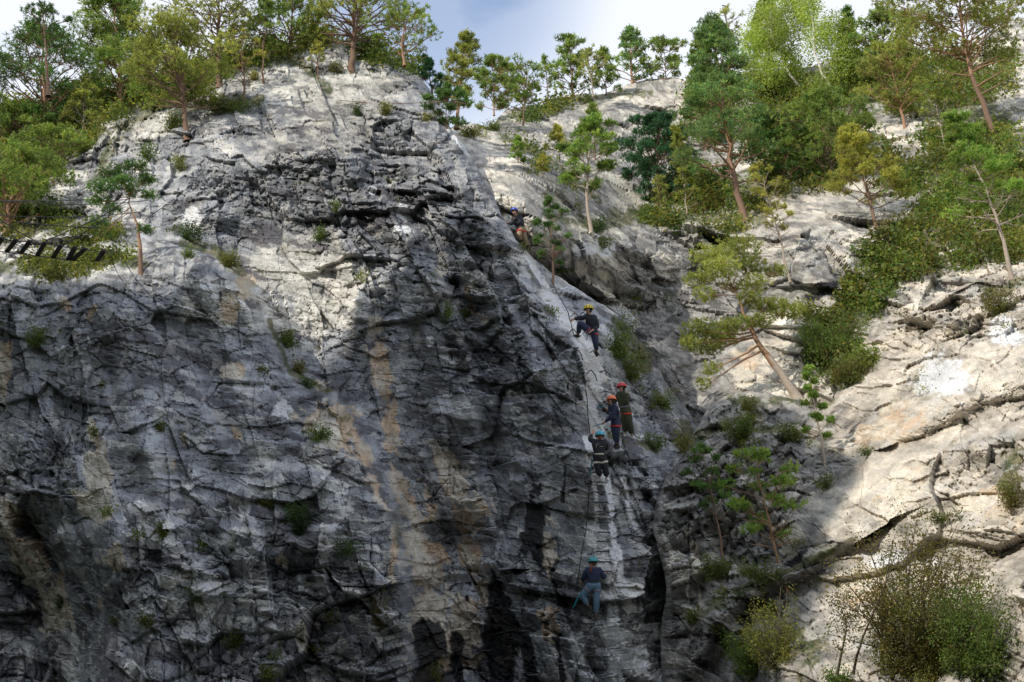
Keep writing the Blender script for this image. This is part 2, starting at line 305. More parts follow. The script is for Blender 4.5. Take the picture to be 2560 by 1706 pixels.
# main buttress -------------------------------------------------------
polyA = [(-280, 205), (-60, 196), (30, 196), (52, 172), (62, 160), (92, 142), (98, 126), (112, 116), (142, 114), (152, 98), (176, 94), (205, 92), (212, 76), (232, 66), (262, 58), (288, 50), (322, 42), (340, 40), (372, 44),
         (400, 58), (418, 66), (430, 90), (440, 108), (452, 130), (466, 148), (482, 176), (498, 206), (508, 228), (520, 245), (538, 262), (556, 276), (575, 286), (600, 305), (622, 318), (648, 350), (668, 385), (690, 415), (704, 440),
         (716, 470), (735, 520), (750, 600), (760, 700), (770, 960), (-280, 960)]
ctrlA = [(-280, 260, 47), (-280, 680, 39), (-280, 960, 32), (-40, 680, 36.5), (0, 620, 38), (40, 600, 38.5), (60, 682, 36.5), (100, 560, 34.2), (100, 682, 32.5), (200, 682, 31.0), (300, 682, 31.2), (400, 682, 32.6),
         (200, 560, 33.2), (300, 560, 33.4), (390, 560, 34.0), (100, 450, 36), (200, 450, 35.5), (300, 450, 36), (380, 480, 35.8),
         (460, 682, 35.2), (520, 682, 34.8), (580, 682, 34.2), (640, 682, 34.4), (700, 682, 37.5), (450, 560, 36.6), (520, 560, 36.0), (590, 560, 35.2), (640, 560, 36.2), (700, 560, 40),
         (450, 450, 38.2), (520, 450, 37.8), (580, 450, 37.2), (604, 445, 37.3), (640, 445, 39.0), (680, 450, 42), (720, 470, 44),
         (0, 500, 38.5), (0, 400, 40.5), (100, 380, 38.5), (200, 360, 38.6), (0, 300, 42.5), (100, 300, 41), (200, 290, 40.8), (300, 330, 41.4), (400, 330, 40.4), (500, 330, 40.3), (560, 330, 40.0), (585, 345, 40.2), (620, 360, 42.5), (660, 400, 44),
         (300, 250, 44.4), (400, 250, 43.6), (480, 250, 43.4), (515, 245, 44.0), (560, 290, 44.5),
         (-40, 260, 46), (40, 240, 47), (100, 200, 49.5), (200, 180, 48), (300, 180, 47.5), (400, 180, 46.8), (470, 180, 47.5), (0, 200, 53), (60, 180, 53), (150, 120, 56), (250, 80, 57), (330, 50, 59), (400, 80, 56), (435, 110, 54),
         (0, 960, 26), (300, 960, 22), (600, 960, 25), (750, 960, 28)]
stepsA = [  # polyline (right of travel is pushed away), metres, sharpness px, reach px
    ([(213, 262), (244, 278), (270, 318), (287, 374), (335, 396), (361, 431), (383, 479), (396, 513), (407, 561), (418, 700)][::-1], 3.0, 3, 85),
    ([(-20, 276), (60, 274), (108, 272), (134, 248), (180, 248), (213, 262)], -2.4, 6, 60),
    ([(-20, 515), (50, 535), (62, 590), (85, 640), (110, 700)], -0.0, 4, 60),
    ([(408, 580), (440, 575), (478, 570), (500, 572)], 0.9, 3, 24),
    ([(400, 420), (440, 470), (470, 480), (495, 470)], -0.5, 5, 30),
    ([(340, 125), (360, 165), (400, 215), (430, 250), (455, 300)], -0.8, 4, 40),
    ([(150, 330), (180, 360), (215, 400), (235, 440)], -0.5, 3, 30),
    ([(150, 130), (230, 120), (300, 110), (360, 92), (420, 96)], -1.0, 4, 22),
    ([(170, 118), (250, 96), (330, 78), (400, 74)], -0.8, 3, 16),
    ([(95, 170), (150, 160), (210, 150), (300, 135)], -0.7, 4, 25),
    ([(570, 445), (600, 440), (625, 440), (660, 460)], -1.1, 4, 30),
    ([(625, 440), (632, 470), (645, 500), (655, 540)], 0.45, 4, 26),
    ([(470, 150), (500, 206), (528, 262), (556, 300), (578, 345), (592, 390), (598, 440)][::-1], 2.8, 5, 65),
    ([(462, 330), (478, 380), (484, 420), (486, 470), (492, 520)][::-1], 0.7, 2.5, 22), ([(490, 300), (504, 360), (508, 420), (512, 470)][::-1], -0.6, 2.5, 20), ([(372, 320), (384, 400), (398, 470), (404, 520)][::-1], 0.8, 3, 20), ([(345, 170), (400, 250), (420, 330), (436, 420)][::-1], -0.7, 3, 26), ([(280, 130), (330, 220), (352, 300), (372, 380)][::-1], -0.5, 3, 24), ([(440, 130), (480, 220), (520, 320), (556, 410)][::-1], 0.7, 3, 24),
    ([(100, 330), (130, 420), (150, 500), (160, 560)][::-1], -0.5, 3, 24), ([(210, 400), (240, 450), (280, 470), (330, 480)], -0.4, 3, 20), ([(60, 430), (90, 480), (130, 500)], -0.5, 3, 24),
    ([(60, 530), (120, 520), (180, 500), (250, 480)], -0.5, 4, 30),
    ([(180, 560), (230, 552), (300, 540), (345, 520)], -0.6, 4, 26),
    ([(215, 540), (260, 500), (300, 520), (290, 560)], -0.6, 4, 24),
]
ROLL_LEFT = [(-30, 330), (-10, 400), (10, 470), (34, 520), (52, 560), (70, 610), (100, 682), (120, 760)]
stepsA.append((ROLL_LEFT[::-1], -1.2, 10, 60))
stainsA = [
    # ochre and cream patches
    (0, B_(330, 420, 45, 32, 35)), (0, K_([(335, 402), (356, 430), (372, 470), (388, 508)], 9)), (0, B_(250, 285, 14, 14, 40)),
    (0, K_([(377, 330), (384, 385), (392, 430), (396, 470), (402, 510)], 13)), (0, B_(430, 500, 22, 62, 4)), (0, B_(452, 478, 26, 30)), (0, B_(470, 530, 28, 50)), (0, B_(440, 560, 30, 40)), (0, B_(425, 620, 22, 40)), (0, B_(470, 620, 26, 44)), (0, B_(448, 660, 40, 30)),
    (0, B_(552, 600, 15, 52, -8)), (0, B_(548, 560, 8, 40)), (0, K_([(470, 290), (474, 306), (486, 318)], 6)), (0, B_(232, 372, 14, 10)), (0, B_(238, 428, 9, 12)), (0, B_(222, 430, 8, 6)), (0, B_(172, 464, 9, 14)), (0, B_(230, 312, 10, 16)), (0, B_(92, 312, 10, 18, 20)), (0, B_(70, 310, 8, 14)),
    (0, B_(4, 370, 9, 50)), (0, B_(30, 560, 22, 40, -30)), (0, B_(48, 610, 24, 26, -30)), (0, K_([(84, 500), (104, 520), (106, 470)], 9)), (0, B_(100, 480, 12, 34)), (0, K_([(60, 560), (66, 600), (80, 640)], 4)), (0, B_(112, 560, 14, 14)), (0, B_(100, 600, 8, 18)), (0, B_(185, 440, 6, 12)), (0, B_(440, 265, 7, 14)), (0, B_(520, 368, 5, 8)), (0, B_(10, 520, 14, 20)), (0, K_([(88, 420), (100, 450), (110, 480)], 5)),
    (0, B_(395, 560, 6, 40)), (0, K_([(412, 500), (422, 540), (418, 580)], 7)), (0, B_(280, 560, 12, 8)), (0, B_(505, 640, 12, 34)), (0, B_(300, 640, 6, 14)),
    # black seeps
    (1, K_([(538, 470), (534, 520), (524, 560), (514, 600), (508, 650)], 15)), (1, K_([(505, 560), (504, 620), (500, 690)], 17)), (1, K_([(530, 590), (526, 640)], 8)), (1, K_([(566, 452), (564, 500)], 4)), (1, K_([(500, 560), (498, 600), (492, 640), (495, 680)], 12)), (1, K_([(425, 632), (432, 690)], 17)), (1, K_([(470, 582), (468, 600)], 6)),
    (1, B_(576, 488, 6, 4)), (1, K_([(456, 640), (458, 690)], 8)), (1, B_(538, 570, 10, 34)), (1, K_([(516, 620), (530, 660), (536, 690)], 8)), (1, B_(640, 470, 8, 26, -30)), (1, B_(650, 500, 10, 12)), (1, B_(418, 448, 14, 5)), (1, B_(520, 352, 4, 4)), (1, B_(486, 700, 10, 40)), (1, B_(455, 288, 5, 12)), (1, K_([(560, 640), (566, 680)], 5)), (1, B_(590, 470, 3, 4)),
    # calcite and trodden pale rock along the route
    (2, K_([(528, 252), (540, 275), (556, 300)], 4)), (2, K_([(552, 296), (566, 318), (580, 345), (592, 372)], 8)), (2, K_([(592, 372), (590, 400), (596, 420), (598, 436)], 6)), (2, K_([(588, 440), (594, 480), (597, 530), (598, 570)], 3.2)), (2, K_([(600, 440), (608, 490), (613, 540), (618, 595)], 4.5)), (2, lambda U, V: 0.42 * stroke(U, V, [(595, 455), (600, 490), (605, 530), (610, 570), (613, 592)], 12)), (2, K_([(600, 425), (597, 450), (600, 480)], 7)), (2, K_([(545, 290), (572, 330), (592, 372), (600, 400)], 5)), (2, B_(590, 535, 6, 12)),
    (2, B_(280, 410, 12, 16, 20)), (2, B_(245, 506, 7, 7)), (2, B_(214, 506, 4, 6)), (2, B_(240, 386, 8, 4)), (2, B_(206, 300, 16, 20, -20)), (2, B_(260, 290, 8, 4)), (2, B_(645, 436, 6, 6)), (2, B_(398, 228, 10, 8)), (2, B_(404, 210, 6, 8)), (2, B_(90, 344, 3, 7)), (2, K_([(575, 640), (590, 690)], 6)), (2, K_([(606, 610), (620, 680)], 6)), (2, B_(600, 600, 10, 8)), (2, B_(580, 650, 8, 20)), (2, B_(60, 530, 5, 5)), (2, B_(428, 342, 4, 8)), (2, K_([(540, 330), (550, 350)], 2)), (2, B_(376, 190, 6, 5)), (2, B_(320, 80, 10, 6)), (2, B_(190, 222, 12, 14)), (2, K_([(624, 480), (636, 530)], 3)), (2, B_(75, 640, 6, 14)),
    (2, K_([(440, 118), (456, 132), (470, 150)], 4)),
]
topfresh = lambda U, V: 0.75 * (1 - sstep(-40, 60, V - (265 - 0.42 * U))) + 0.0 * U
coversA = [
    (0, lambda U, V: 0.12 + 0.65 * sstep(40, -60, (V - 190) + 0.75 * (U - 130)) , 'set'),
    (0, B_(300, 290, 70, 60), 'add'), (0, B_(300, 290, 60, 50), 'add'), (0, B_(205, 300, 30, 30), 'add'), (0, B_(350, 90, 60, 25), 'add'), (0, B_(330, 130, 50, 30), 'add'),  # first blobs lay paler stone over the sun patch to brighten it
    (1, lambda U, V: 0.50 + 0.30 * sstep(540, 620, V) * sstep(430, 330, U) - 0.35 * sstep(230, 120, V) * sstep(330, 150, U), 'set'),
    (1, B_(520, 360, 45, 50), 'add'), (1, B_(200, 350, 60, 30), 'add'), (1, lambda U, V: -0.5 * blob(U, V, 500, 560, 110, 120), 'add'), (1, lambda U, V: -0.6 * blob(U, V, 300, 300, 60, 50), 'add'),
    (2, K_([(-10, 268), (60, 266), (110, 262), (140, 262)], 10), 'set'), (2, K_([(170, 112), (210, 104), (260, 100)], 5), 'add'), (2, K_([(185, 240), (215, 250), (240, 272)], 7), 'add'), (2, K_([(270, 320), (290, 372), (330, 390)], 4), 'add'), (2, B_(30, 215, 60, 22), 'add'), (2, K_([(100, 180), (120, 130), (150, 110)], 8), 'add'), (2, K_([(240, 62), (300, 62), (330, 90)], 6), 'add'),
    (2, B_(640, 350, 20, 40, -35), 'add'), (2, B_(690, 440, 16, 34, -30), 'add'), (2, K_([(610, 436), (640, 442), (660, 450)], 4), 'add'),
]
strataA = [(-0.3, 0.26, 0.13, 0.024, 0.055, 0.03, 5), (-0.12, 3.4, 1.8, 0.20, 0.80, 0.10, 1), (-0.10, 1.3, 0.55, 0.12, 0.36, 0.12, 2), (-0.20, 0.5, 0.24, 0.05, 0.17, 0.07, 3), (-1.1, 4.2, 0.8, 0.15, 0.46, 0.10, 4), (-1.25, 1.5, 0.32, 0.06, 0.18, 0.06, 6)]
rock_layer('cliff', M['rock_grey'], PAL_A, polyA, ctrlA, stepsA, (-280, 20, 790, 960), 1.15, strataA, (0.06, 0.06, 0.18, 1.35, 0.5), stainsA, coversA, groovef=lambda U, V: 1.0 + 3.5 * blob(U, V, 480, 560, 90, 150) + 2.0 * blob(U, V, 80, 560, 60, 150, -15), tonef=lambda U, V: 1.08 - 0.42 * sstep(0, 1, blob(U, V, 350, 180, 180, 120)) - 0.22 * sstep(0, 1, blob(U, V, 480, 280, 60, 120, -20)) - 0.38 * sstep(0, 1, blob(U, V, 580, 520, 85, 120, 0)) - 0.18 * sstep(0, 1, blob(U, V, 60, 580, 70, 140)) - 0.12 * sstep(0, 1, blob(U, V, 260, 650, 200, 60)) + 0.12 * sstep(0, 1, blob(U, V, 540, 340, 40, 90, -25)) - 0.2 * sstep(0, 1, blob(U, V, 395, 560, 14, 120, -5)), bulges=[(445, 545, 42, 34, 10, 0.5), (450, 470, 30, 40, 0, 0.2), (510, 470, 20, 8, 0, 0.5), (232, 545, 42, 26, -10, -0.7), (275, 545, 14, 8, 0, 0.5), (335, 520, 20, 30, 20, -0.5), (215, 590, 20, 10, 0, -0.5), (110, 560, 16, 60, -8, -0.6), (455, 285, 9, 16, 0, 0.6), (420, 590, 14, 26, 0, -0.4), (150, 420, 60, 50, 0, -0.4), (350, 300, 14, 60, -10, -0.5), (300, 160, 40, 20, 0, -0.5), (210, 215, 26, 18, 0, -0.6), (400, 180, 22, 40, -25, 0.5), (600, 455, 18, 16, 0, 0.4), (645, 490, 10, 26, -10, 0.3), (560, 330, 18, 60, -28, -0.4)], roughf=lambda U, V: 1.0 + 0.8 * blob(U, V, 445, 500, 55, 100, 5) + 0.4 * blob(U, V, 270, 540, 90, 60) + 0.15 * blob(U, V, 330, 150, 140, 60) - 0.68 * sstep(0, 1, blob(U, V, 592, 545, 62, 120)) - 0.5 * blob(U, V, 90, 560, 40, 120, -15) - 0.4 * blob(U, V, 270, 270, 50, 40) - 0.35 * blob(U, V, 540, 350, 50, 90, -25))  # dome darkened in the tone to stand in for grazing sun

# background cliff and upper right slope ------------------------------
polyB = [(380, 150), (440, 135), (462, 122), (488, 128), (505, 112), (528, 106), (548, 102), (562, 95), (590, 93), (612, 92), (628, 84), (655, 78), (672, 76), (700, 84), (760, 80), (830, 60), (880, 52), (930, 56), (975, 40), (1005, 22), (1060, 10), (1100, 5), (1250, -30), (1420, -40), (1420, 560), (600, 560), (380, 400)]
ctrlB = [(1400, 20, 74), (1400, 250, 46), (1400, 500, 38), (380, 150, 78), (450, 140, 62), (500, 125, 74), (560, 100, 88), (620, 90, 90), (680, 80, 90), (480, 200, 49), (520, 160, 56), (560, 150, 68), (620, 130, 80), (680, 140, 82), (560, 200, 52), (620, 200, 66), (690, 205, 66),
         (530, 250, 48), (600, 235, 53), (660, 222, 63), (740, 222, 61), (560, 300, 54), (620, 300, 56), (680, 300, 57), (740, 300, 56), (640, 380, 50), (700, 400, 49), (760, 400, 47), (600, 500, 46), (740, 480, 45),
         (800, 230, 54), (790, 280, 51), (820, 350, 48), (840, 300, 49), (880, 250, 52), (860, 400, 44), (940, 380, 43), (940, 280, 49), (1000, 240, 49), (1040, 300, 45), (900, 180, 60), (980, 160, 58), (1040, 160, 56), (800, 150, 72), (900, 120, 70), (1000, 100, 66), (850, 70, 84), (950, 60, 80), (1060, 20, 78), (900, 540, 40), (1060, 500, 40)]
stepsB = [([(705, 400), (735, 350), (768, 300), (785, 245), (830, 205), (870, 200)], -2.6, 5, 60), ([(545, 215), (600, 228), (660, 222), (760, 224)], -2.2, 5, 26), ([(470, 150), (520, 150), (560, 160), (620, 175)], -2.0, 5, 30), ([(560, 160), (600, 190), (650, 205), (690, 215)], -1.6, 4, 30),
          ([(500, 175), (530, 200), (560, 225)], -1.2, 4, 26), ([(560, 245), (600, 250), (615, 240), (690, 250)], -1.0, 4, 20), ([(560, 112), (600, 120), (680, 112)], 1.2, 4, 22), ([(620, 310), (660, 320), (700, 320)], -0.8, 4, 30), ([(580, 290), (630, 340), (680, 400)], 1.2, 5, 30), ([(850, 250), (900, 220), (960, 200), (1030, 190)], -1.2, 5, 26)]
stainsB = [(2, B_(590, 245, 30, 12)), (2, B_(500, 105, 5, 3)), (2, B_(620, 320, 30, 14)), (0, B_(660, 150, 8, 20)), (0, B_(750, 360, 20, 20)), (1, B_(830, 285, 16, 6, -10)), (1, B_(816, 292, 12, 8)), (2, B_(950, 230, 12, 12)), (0, B_(520, 290, 8, 8))]
greenB = [([(830, 300), (850, 262), (900, 215), (960, 170), (1040, 150), (1040, 262), (960, 268), (900, 300), (850, 360), (815, 390), (800, 350)])]
def in_poly_soft(poly, w):
    def f(U, V):
        d, _, _, _ = seg_dist(U, V, poly, True); i = inside(U, V, poly); return np.clip(0.5 + np.where(i, d, -d) / w, 0, 1)
    return f
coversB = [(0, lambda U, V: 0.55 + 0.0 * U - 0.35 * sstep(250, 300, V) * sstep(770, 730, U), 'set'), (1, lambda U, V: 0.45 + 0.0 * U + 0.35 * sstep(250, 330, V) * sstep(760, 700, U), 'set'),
           (2, lambda U, V: 0.75 * in_poly_soft(greenB[0], 24)(U, V), 'set'), (2, K_([(545, 215), (600, 228), (640, 214), (760, 220)], 7), 'add'), (2, K_([(480, 125), (520, 115), (560, 100), (650, 92)], 5), 'add'), (2, B_(640, 215, 50, 10), 'add'), (2, K_([(500, 135), (560, 165), (600, 200)], 4), 'add'), (2, K_([(700, 180), (760, 200), (820, 120)], 26), 'add'), (2, K_([(800, 120), (900, 90), (1000, 120)], 30), 'add'), (2, B_(620, 350, 14, 30, -40), 'add'), (2, B_(660, 400, 20, 50, -40), 'add')]
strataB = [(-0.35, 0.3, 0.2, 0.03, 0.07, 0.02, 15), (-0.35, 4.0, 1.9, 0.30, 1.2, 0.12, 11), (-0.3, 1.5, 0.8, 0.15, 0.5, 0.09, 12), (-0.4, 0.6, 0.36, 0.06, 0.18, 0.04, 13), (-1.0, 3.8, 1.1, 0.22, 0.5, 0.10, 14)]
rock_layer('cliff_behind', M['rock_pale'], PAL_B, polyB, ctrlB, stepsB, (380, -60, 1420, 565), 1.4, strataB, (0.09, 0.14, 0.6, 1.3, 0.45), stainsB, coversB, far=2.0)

# right foreground slope ----------------------------------------------
polyC = [(712, 402), (728, 394), (750, 388), (775, 396), (800, 398), (812, 412), (830, 402), (838, 385), (852, 372), (856, 350), (872, 328), (900, 308), (930, 296), (960, 286), (985, 278), (1010, 270), (1060, 262), (1110, 262), (1340, 240), (1340, 960), (640, 960), (662, 700), (660, 640), (667, 590), (660, 560), (653, 530), (655, 505), (664, 480), (682, 456), (696, 428)]
ctrlC = [(1340, 260, 35), (1340, 682, 19), (1340, 960, 15), (660, 682, 34), (655, 530, 36), (690, 440, 40), (712, 402, 42), (760, 395, 42.5), (800, 400, 42), (700, 600, 34), (740, 682, 29.5), (740, 520, 36), (760, 450, 38.5), (800, 470, 37), (800, 560, 32.5), (790, 600, 30.5), (810, 682, 26.5), (850, 470, 34.5), (840, 400, 40), (860, 350, 42), (860, 540, 31),
         (880, 600, 28), (900, 682, 24), (920, 300, 41), (920, 400, 35), (920, 480, 31), (960, 560, 27), (1000, 682, 21.5), (1020, 600, 23), (1020, 270, 40), (1020, 360, 34), (1020, 450, 29), (1100, 270, 38), (1100, 682, 19), (700, 960, 26), (900, 960, 18), (1100, 960, 14)]
stepsC = [([(695, 682), (730, 620), (760, 595), (790, 580), (820, 560), (850, 545)], 1.8, 5, 45), ([(700, 480), (705, 520), (712, 570), (708, 620)], 0.9, 5, 25), ([(730, 560), (726, 520), (735, 470), (760, 440)], -0.9, 5, 30), ([(800, 520), (830, 500), (860, 480), (900, 455), (960, 440), (1024, 420)], -0.8, 4, 30), ([(822, 560), (860, 545), (900, 530), (960, 520)], -0.6, 4, 20),
          ([(890, 320), (870, 380), (862, 420), (858, 470)], 0.8, 6, 30), ([(900, 440), (940, 425), (990, 400), (1024, 380)], 0.6, 4, 24), ([(820, 640), (900, 640), (960, 600), (1024, 560)], -0.8, 5, 40), ([(1024, 560), (1000, 600), (980, 640), (930, 690)], 1.2, 6, 40), ([(900, 318), (950, 330), (1024, 312)], 0.6, 4, 26)]
stainsC = [(0, K_([(694, 545), (700, 580), (704, 620)], 3)), (0, B_(785, 535, 16, 14)), (0, B_(810, 440, 8, 14)), (1, B_(795, 555, 14, 4, -30)), (2, B_(940, 380, 30, 30)), (2, B_(900, 560, 40, 10)), (2, B_(1000, 330, 20, 16)), (0, B_(860, 430, 20, 30)), (0, B_(900, 420, 40, 30)), (0, B_(1000, 500, 30, 30)), (0, B_(880, 480, 40, 20)), (0, B_(870, 590, 30, 20))]
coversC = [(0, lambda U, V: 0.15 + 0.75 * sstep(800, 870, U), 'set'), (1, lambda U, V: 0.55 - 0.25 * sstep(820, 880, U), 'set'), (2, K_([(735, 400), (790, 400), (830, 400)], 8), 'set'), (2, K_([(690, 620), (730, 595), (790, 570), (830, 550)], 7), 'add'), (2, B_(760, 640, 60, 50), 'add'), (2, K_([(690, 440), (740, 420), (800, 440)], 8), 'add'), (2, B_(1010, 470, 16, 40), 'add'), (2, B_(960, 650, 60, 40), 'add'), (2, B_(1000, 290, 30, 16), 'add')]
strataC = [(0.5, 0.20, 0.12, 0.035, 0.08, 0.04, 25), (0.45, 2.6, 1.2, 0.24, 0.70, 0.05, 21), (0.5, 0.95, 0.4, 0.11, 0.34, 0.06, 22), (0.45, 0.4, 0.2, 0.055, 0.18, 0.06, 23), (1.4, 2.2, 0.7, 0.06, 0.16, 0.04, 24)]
rock_layer('rock_slope', M['rock_warm'], PAL_C, polyC, ctrlC, stepsC, (632, 225, 1340, 960), 1.2, strataC, (0.09, 0.06, 0.35, 1.2, 0.2), stainsC, coversC, rough=1.0, tonef=lambda U, V: 1.0 + 0.35 * sstep(0, 1, blob(U, V, 705, 560, 60, 110)) + 0.15 * sstep(0, 1, blob(U, V, 790, 500, 60, 60)), roughf=lambda U, V: 0.75 + 1.1 * blob(U, V, 950, 305, 140, 50, -10) + 0.9 * blob(U, V, 990, 420, 90, 60, -20) + 0.8 * blob(U, V, 740, 520, 80, 140) - 0.25 * blob(U, V, 890, 400, 50, 50))  # tone painted lighter on the shaded slab to lift its shade

# wooded hillside behind the left trees --------------------------------
polyG = [(-300, 120), (-80, 110), (0, 104), (40, 96), (90, 92), (130, 92), (180, 74), (215, 62), (260, 52), (310, 40), (350, 38), (400, 60), (440, 110), (420, 300), (-300, 300)]
ctrlG = [(-300, 120, 74), (-300, 290, 52), (-80, 110, 74), (100, 100, 74), (220, 64, 76), (330, 44, 74), (430, 100, 68), (0, 200, 62), (200, 180, 60), (-60, 290, 52), (200, 290, 52), (400, 290, 54)]
strataB = strataB
coversG = [(0, lambda U, V: 0.6 + 0 * U, 'set'), (2, lambda U, V: 0.62 + 0 * U, 'set')]
rock_layer('hillside', M['rock_pale'], PAL_B, polyG, ctrlG, [], (-300, 20, 460, 310), 3.0, strataB[1:], (0.4, 0.2, 1.0, 1.0, 0.3), [], coversG, far=2.0)

BV = BVHTree.FromPolygons(np.concatenate(ROCKV).tolist(), np.concatenate(ROCKF).tolist())
def hit(px, py, default=45.0):
    dv = FW + RT * ((px - 512.0) / F) + UP * ((341.0 - py) / F); L_ = np.linalg.norm(dv)
    r = BV.ray_cast(Vector(CAM), Vector(dv / L_))
    return default if r[0] is None else r[3] / L_
def hitp(px, py, lift=0.0, default=45.0):
    return at(px, py, hit(px, py, default) - lift)

# valley floor
gv = np.array([(-900, -900, 0), (900, -900, 0), (900, 900, 0), (-900, 900, 0)], float)
tag(mesh_np('ground', gv, np.array([[0, 1, 2, 3]]), M['ground']), kind='structure')

# ------------------------------------------------------------------ the mountain across the valley that shades the lower cliff
SHADE = [(-40, 285), (60, 278), (120, 282), (160, 300), (190, 322), (216, 322), (236, 300), (250, 296), (275, 302), (292, 320), (310, 340), (345, 348), (362, 325), (374, 292), (390, 265), (430, 248), (480, 245), (520, 252), (560, 285), (600, 262), (650, 262), (700, 262), (745, 280), (765, 305), (735, 345), (728, 390),
         (760, 405), (800, 410), (835, 440), (868, 472), (858, 512), (835, 550), (815, 600), (790, 650), (770, 700), (-40, 700)]
e1 = np.cross(np.array([0, 0, 1.0]), LD); e1 /= np.linalg.norm(e1); e2 = np.cross(LD, e1)
smp = []
for py in range(60, 682, 9):
    for px in range(4, 1024, 9):
        if px > 700 and py < 200: continue
        d_ = hit(px, py, -1)
        if d_ > 0:
            p_ = at(px, py, d_); smp.append((p_ @ e1, p_ @ e2, px, py))
smp = np.array(smp); shd = inside(smp[:, 2], smp[:, 3], SHADE)
bins = np.arange(smp[:, 0].min() - 1, smp[:, 0].max() + 1, 0.8); crest = []
for b0 in bins:
    m_ = np.abs(smp[:, 0] - b0) < 1.0
    if m_.sum() < 6: continue
    hs = np.sort(smp[m_, 1]); cand = np.linspace(hs[0] - 0.5, hs[-1] + 0.5, 60)
    cost = [((smp[m_, 1] < c) & ~shd[m_]).sum() * 1.0 + ((smp[m_, 1] >= c) & shd[m_]).sum() for c in cand]
    crest.append((b0, cand[int(np.argmin(cost))]))
crest = np.array(crest); 
cs = crest[:, 1].copy(); 
for i in range(len(cs)): cs[i] = np.median(crest[max(0, i - 1):i + 2, 1])
print('CREST', [(round(a, 1), round(b, 1)) for a, b in zip(crest[:, 0], cs)])
ss = np.concatenate([[crest[0, 0] - 160, crest[0, 0] - 60, crest[0, 0] - 12], crest[:, 0], [crest[-1, 0] + 12, crest[-1, 0] + 60, crest[-1, 0] + 160]])
hc = np.concatenate([[cs[0] - 60, cs[0] - 20, cs[0] + 1], cs, [cs[-1] - 6, cs[-1] - 20, cs[-1] - 60]])
T_ = 85.0; MV = []; fr_ = np.array([LD[0], LD[1], 0]) / np.linalg.norm(LD[:2])
for s_i, h_i in zip(ss, hc):
    c_ = e1 * s_i + e2 * h_i + LD * T_
    for k_, (o_, dz_) in enumerate(((-0.7, 1.0), (-0.4, 0.6), (-0.15, 0.25), (0, 0), (0.4, 0.15), (1.0, 0.6), (1.7, 1.0))):
        H_ = max(c_[2], 1.0); MV.append((c_[0] + fr_[0] * o_ * H_ * 0.6, c_[1] + fr_[1] * o_ * H_ * 0.6, c_[2] - dz_ * H_ - (0.5 if dz_ == 1 else 0)))
MV = np.array(MV); n_ = len(ss); nm = fbm(MV, 12.0, 5, 3) * 2.0; MV[:, 0] += np.where(np.arange(len(MV)) % 7 == 3, 0, nm)
ix = np.arange(n_ * 7).reshape(n_, 7); mq = np.stack([ix[:-1, :-1], ix[1:, :-1], ix[1:, 1:], ix[:-1, 1:]], -1).reshape(-1, 4)
tag(mesh_np('mountain', MV, mq, M['ground']), kind='structure')
# ------------------------------------------------------------------ trees and shrubs
def tube_np(path, r0, r1, sides=6, jit=0.0, rng=None, pw=1.0):
    path = np.asarray(path, float); n = len(path)
    T = np.gradient(path, axis=0); T /= np.maximum(np.linalg.norm(T, axis=1), 1e-9)[:, None]
    ref = np.array([0.31, 0.9, 0.17]); A = np.cross(T, ref); A /= np.maximum(np.linalg.norm(A, axis=1), 1e-9)[:, None]; Bn = np.cross(T, A)
    t = np.linspace(0, 1, n) ** pw; r = r0 * (1 - t) + r1 * t
    if jit and rng is not None: r = r * (1 + jit * (rng.random(n) - 0.5))
    th = np.arange(sides) * 2 * math.pi / sides
    V = path[:, None] + r[:, None, None] * (np.cos(th)[None, :, None] * A[:, None] + np.sin(th)[None, :, None] * Bn[:, None])
    i = np.arange(n * sides).reshape(n, sides); j = np.roll(i, -1, 1)
    Fq = np.stack([i[:-1], j[:-1], j[1:], i[1:]], -1).reshape(-1, 4)
    V = V.reshape(-1, 3); V = np.vstack([V, path[-1]]); cap = np.stack([i[-1], j[-1], np.full(sides, n * sides), np.full(sides, n * sides)], -1)
    return V, np.vstack([Fq]), i[-1]
class Acc:
    def __init__(s): s.V = []; s.F = []; s.n = 0; s.C = []
    def add(s, V, Fq, C=None):
        s.V.append(V); s.F.append(Fq + s.n); s.n += len(V)
        if C is not None: s.C.append(C)
    def tube(s, path, r0, r1, sides=6, jit=0.0, rng=None, pw=1.0):
        V, Fq, _ = tube_np(path, r0, r1, sides, jit, rng, pw); s.add(V, Fq)
def bend(p, q, rng, sag=0.12, n=5):
    p = np.asarray(p, float); q = np.asarray(q, float); L_ = np.linalg.norm(q - p); t = np.linspace(0, 1, n)[:, None]
    off = rng.normal(size=3) * sag * L_; off2 = rng.normal(size=3) * sag * 0.5 * L_
    return p + (q - p) * t + off * (t * (1 - t)) * 1.6 + off2 * np.sin(t * math.pi * 2) * 0.5
def unit(v): return v / np.maximum(np.linalg.norm(v, axis=-1, keepdims=True), 1e-9)
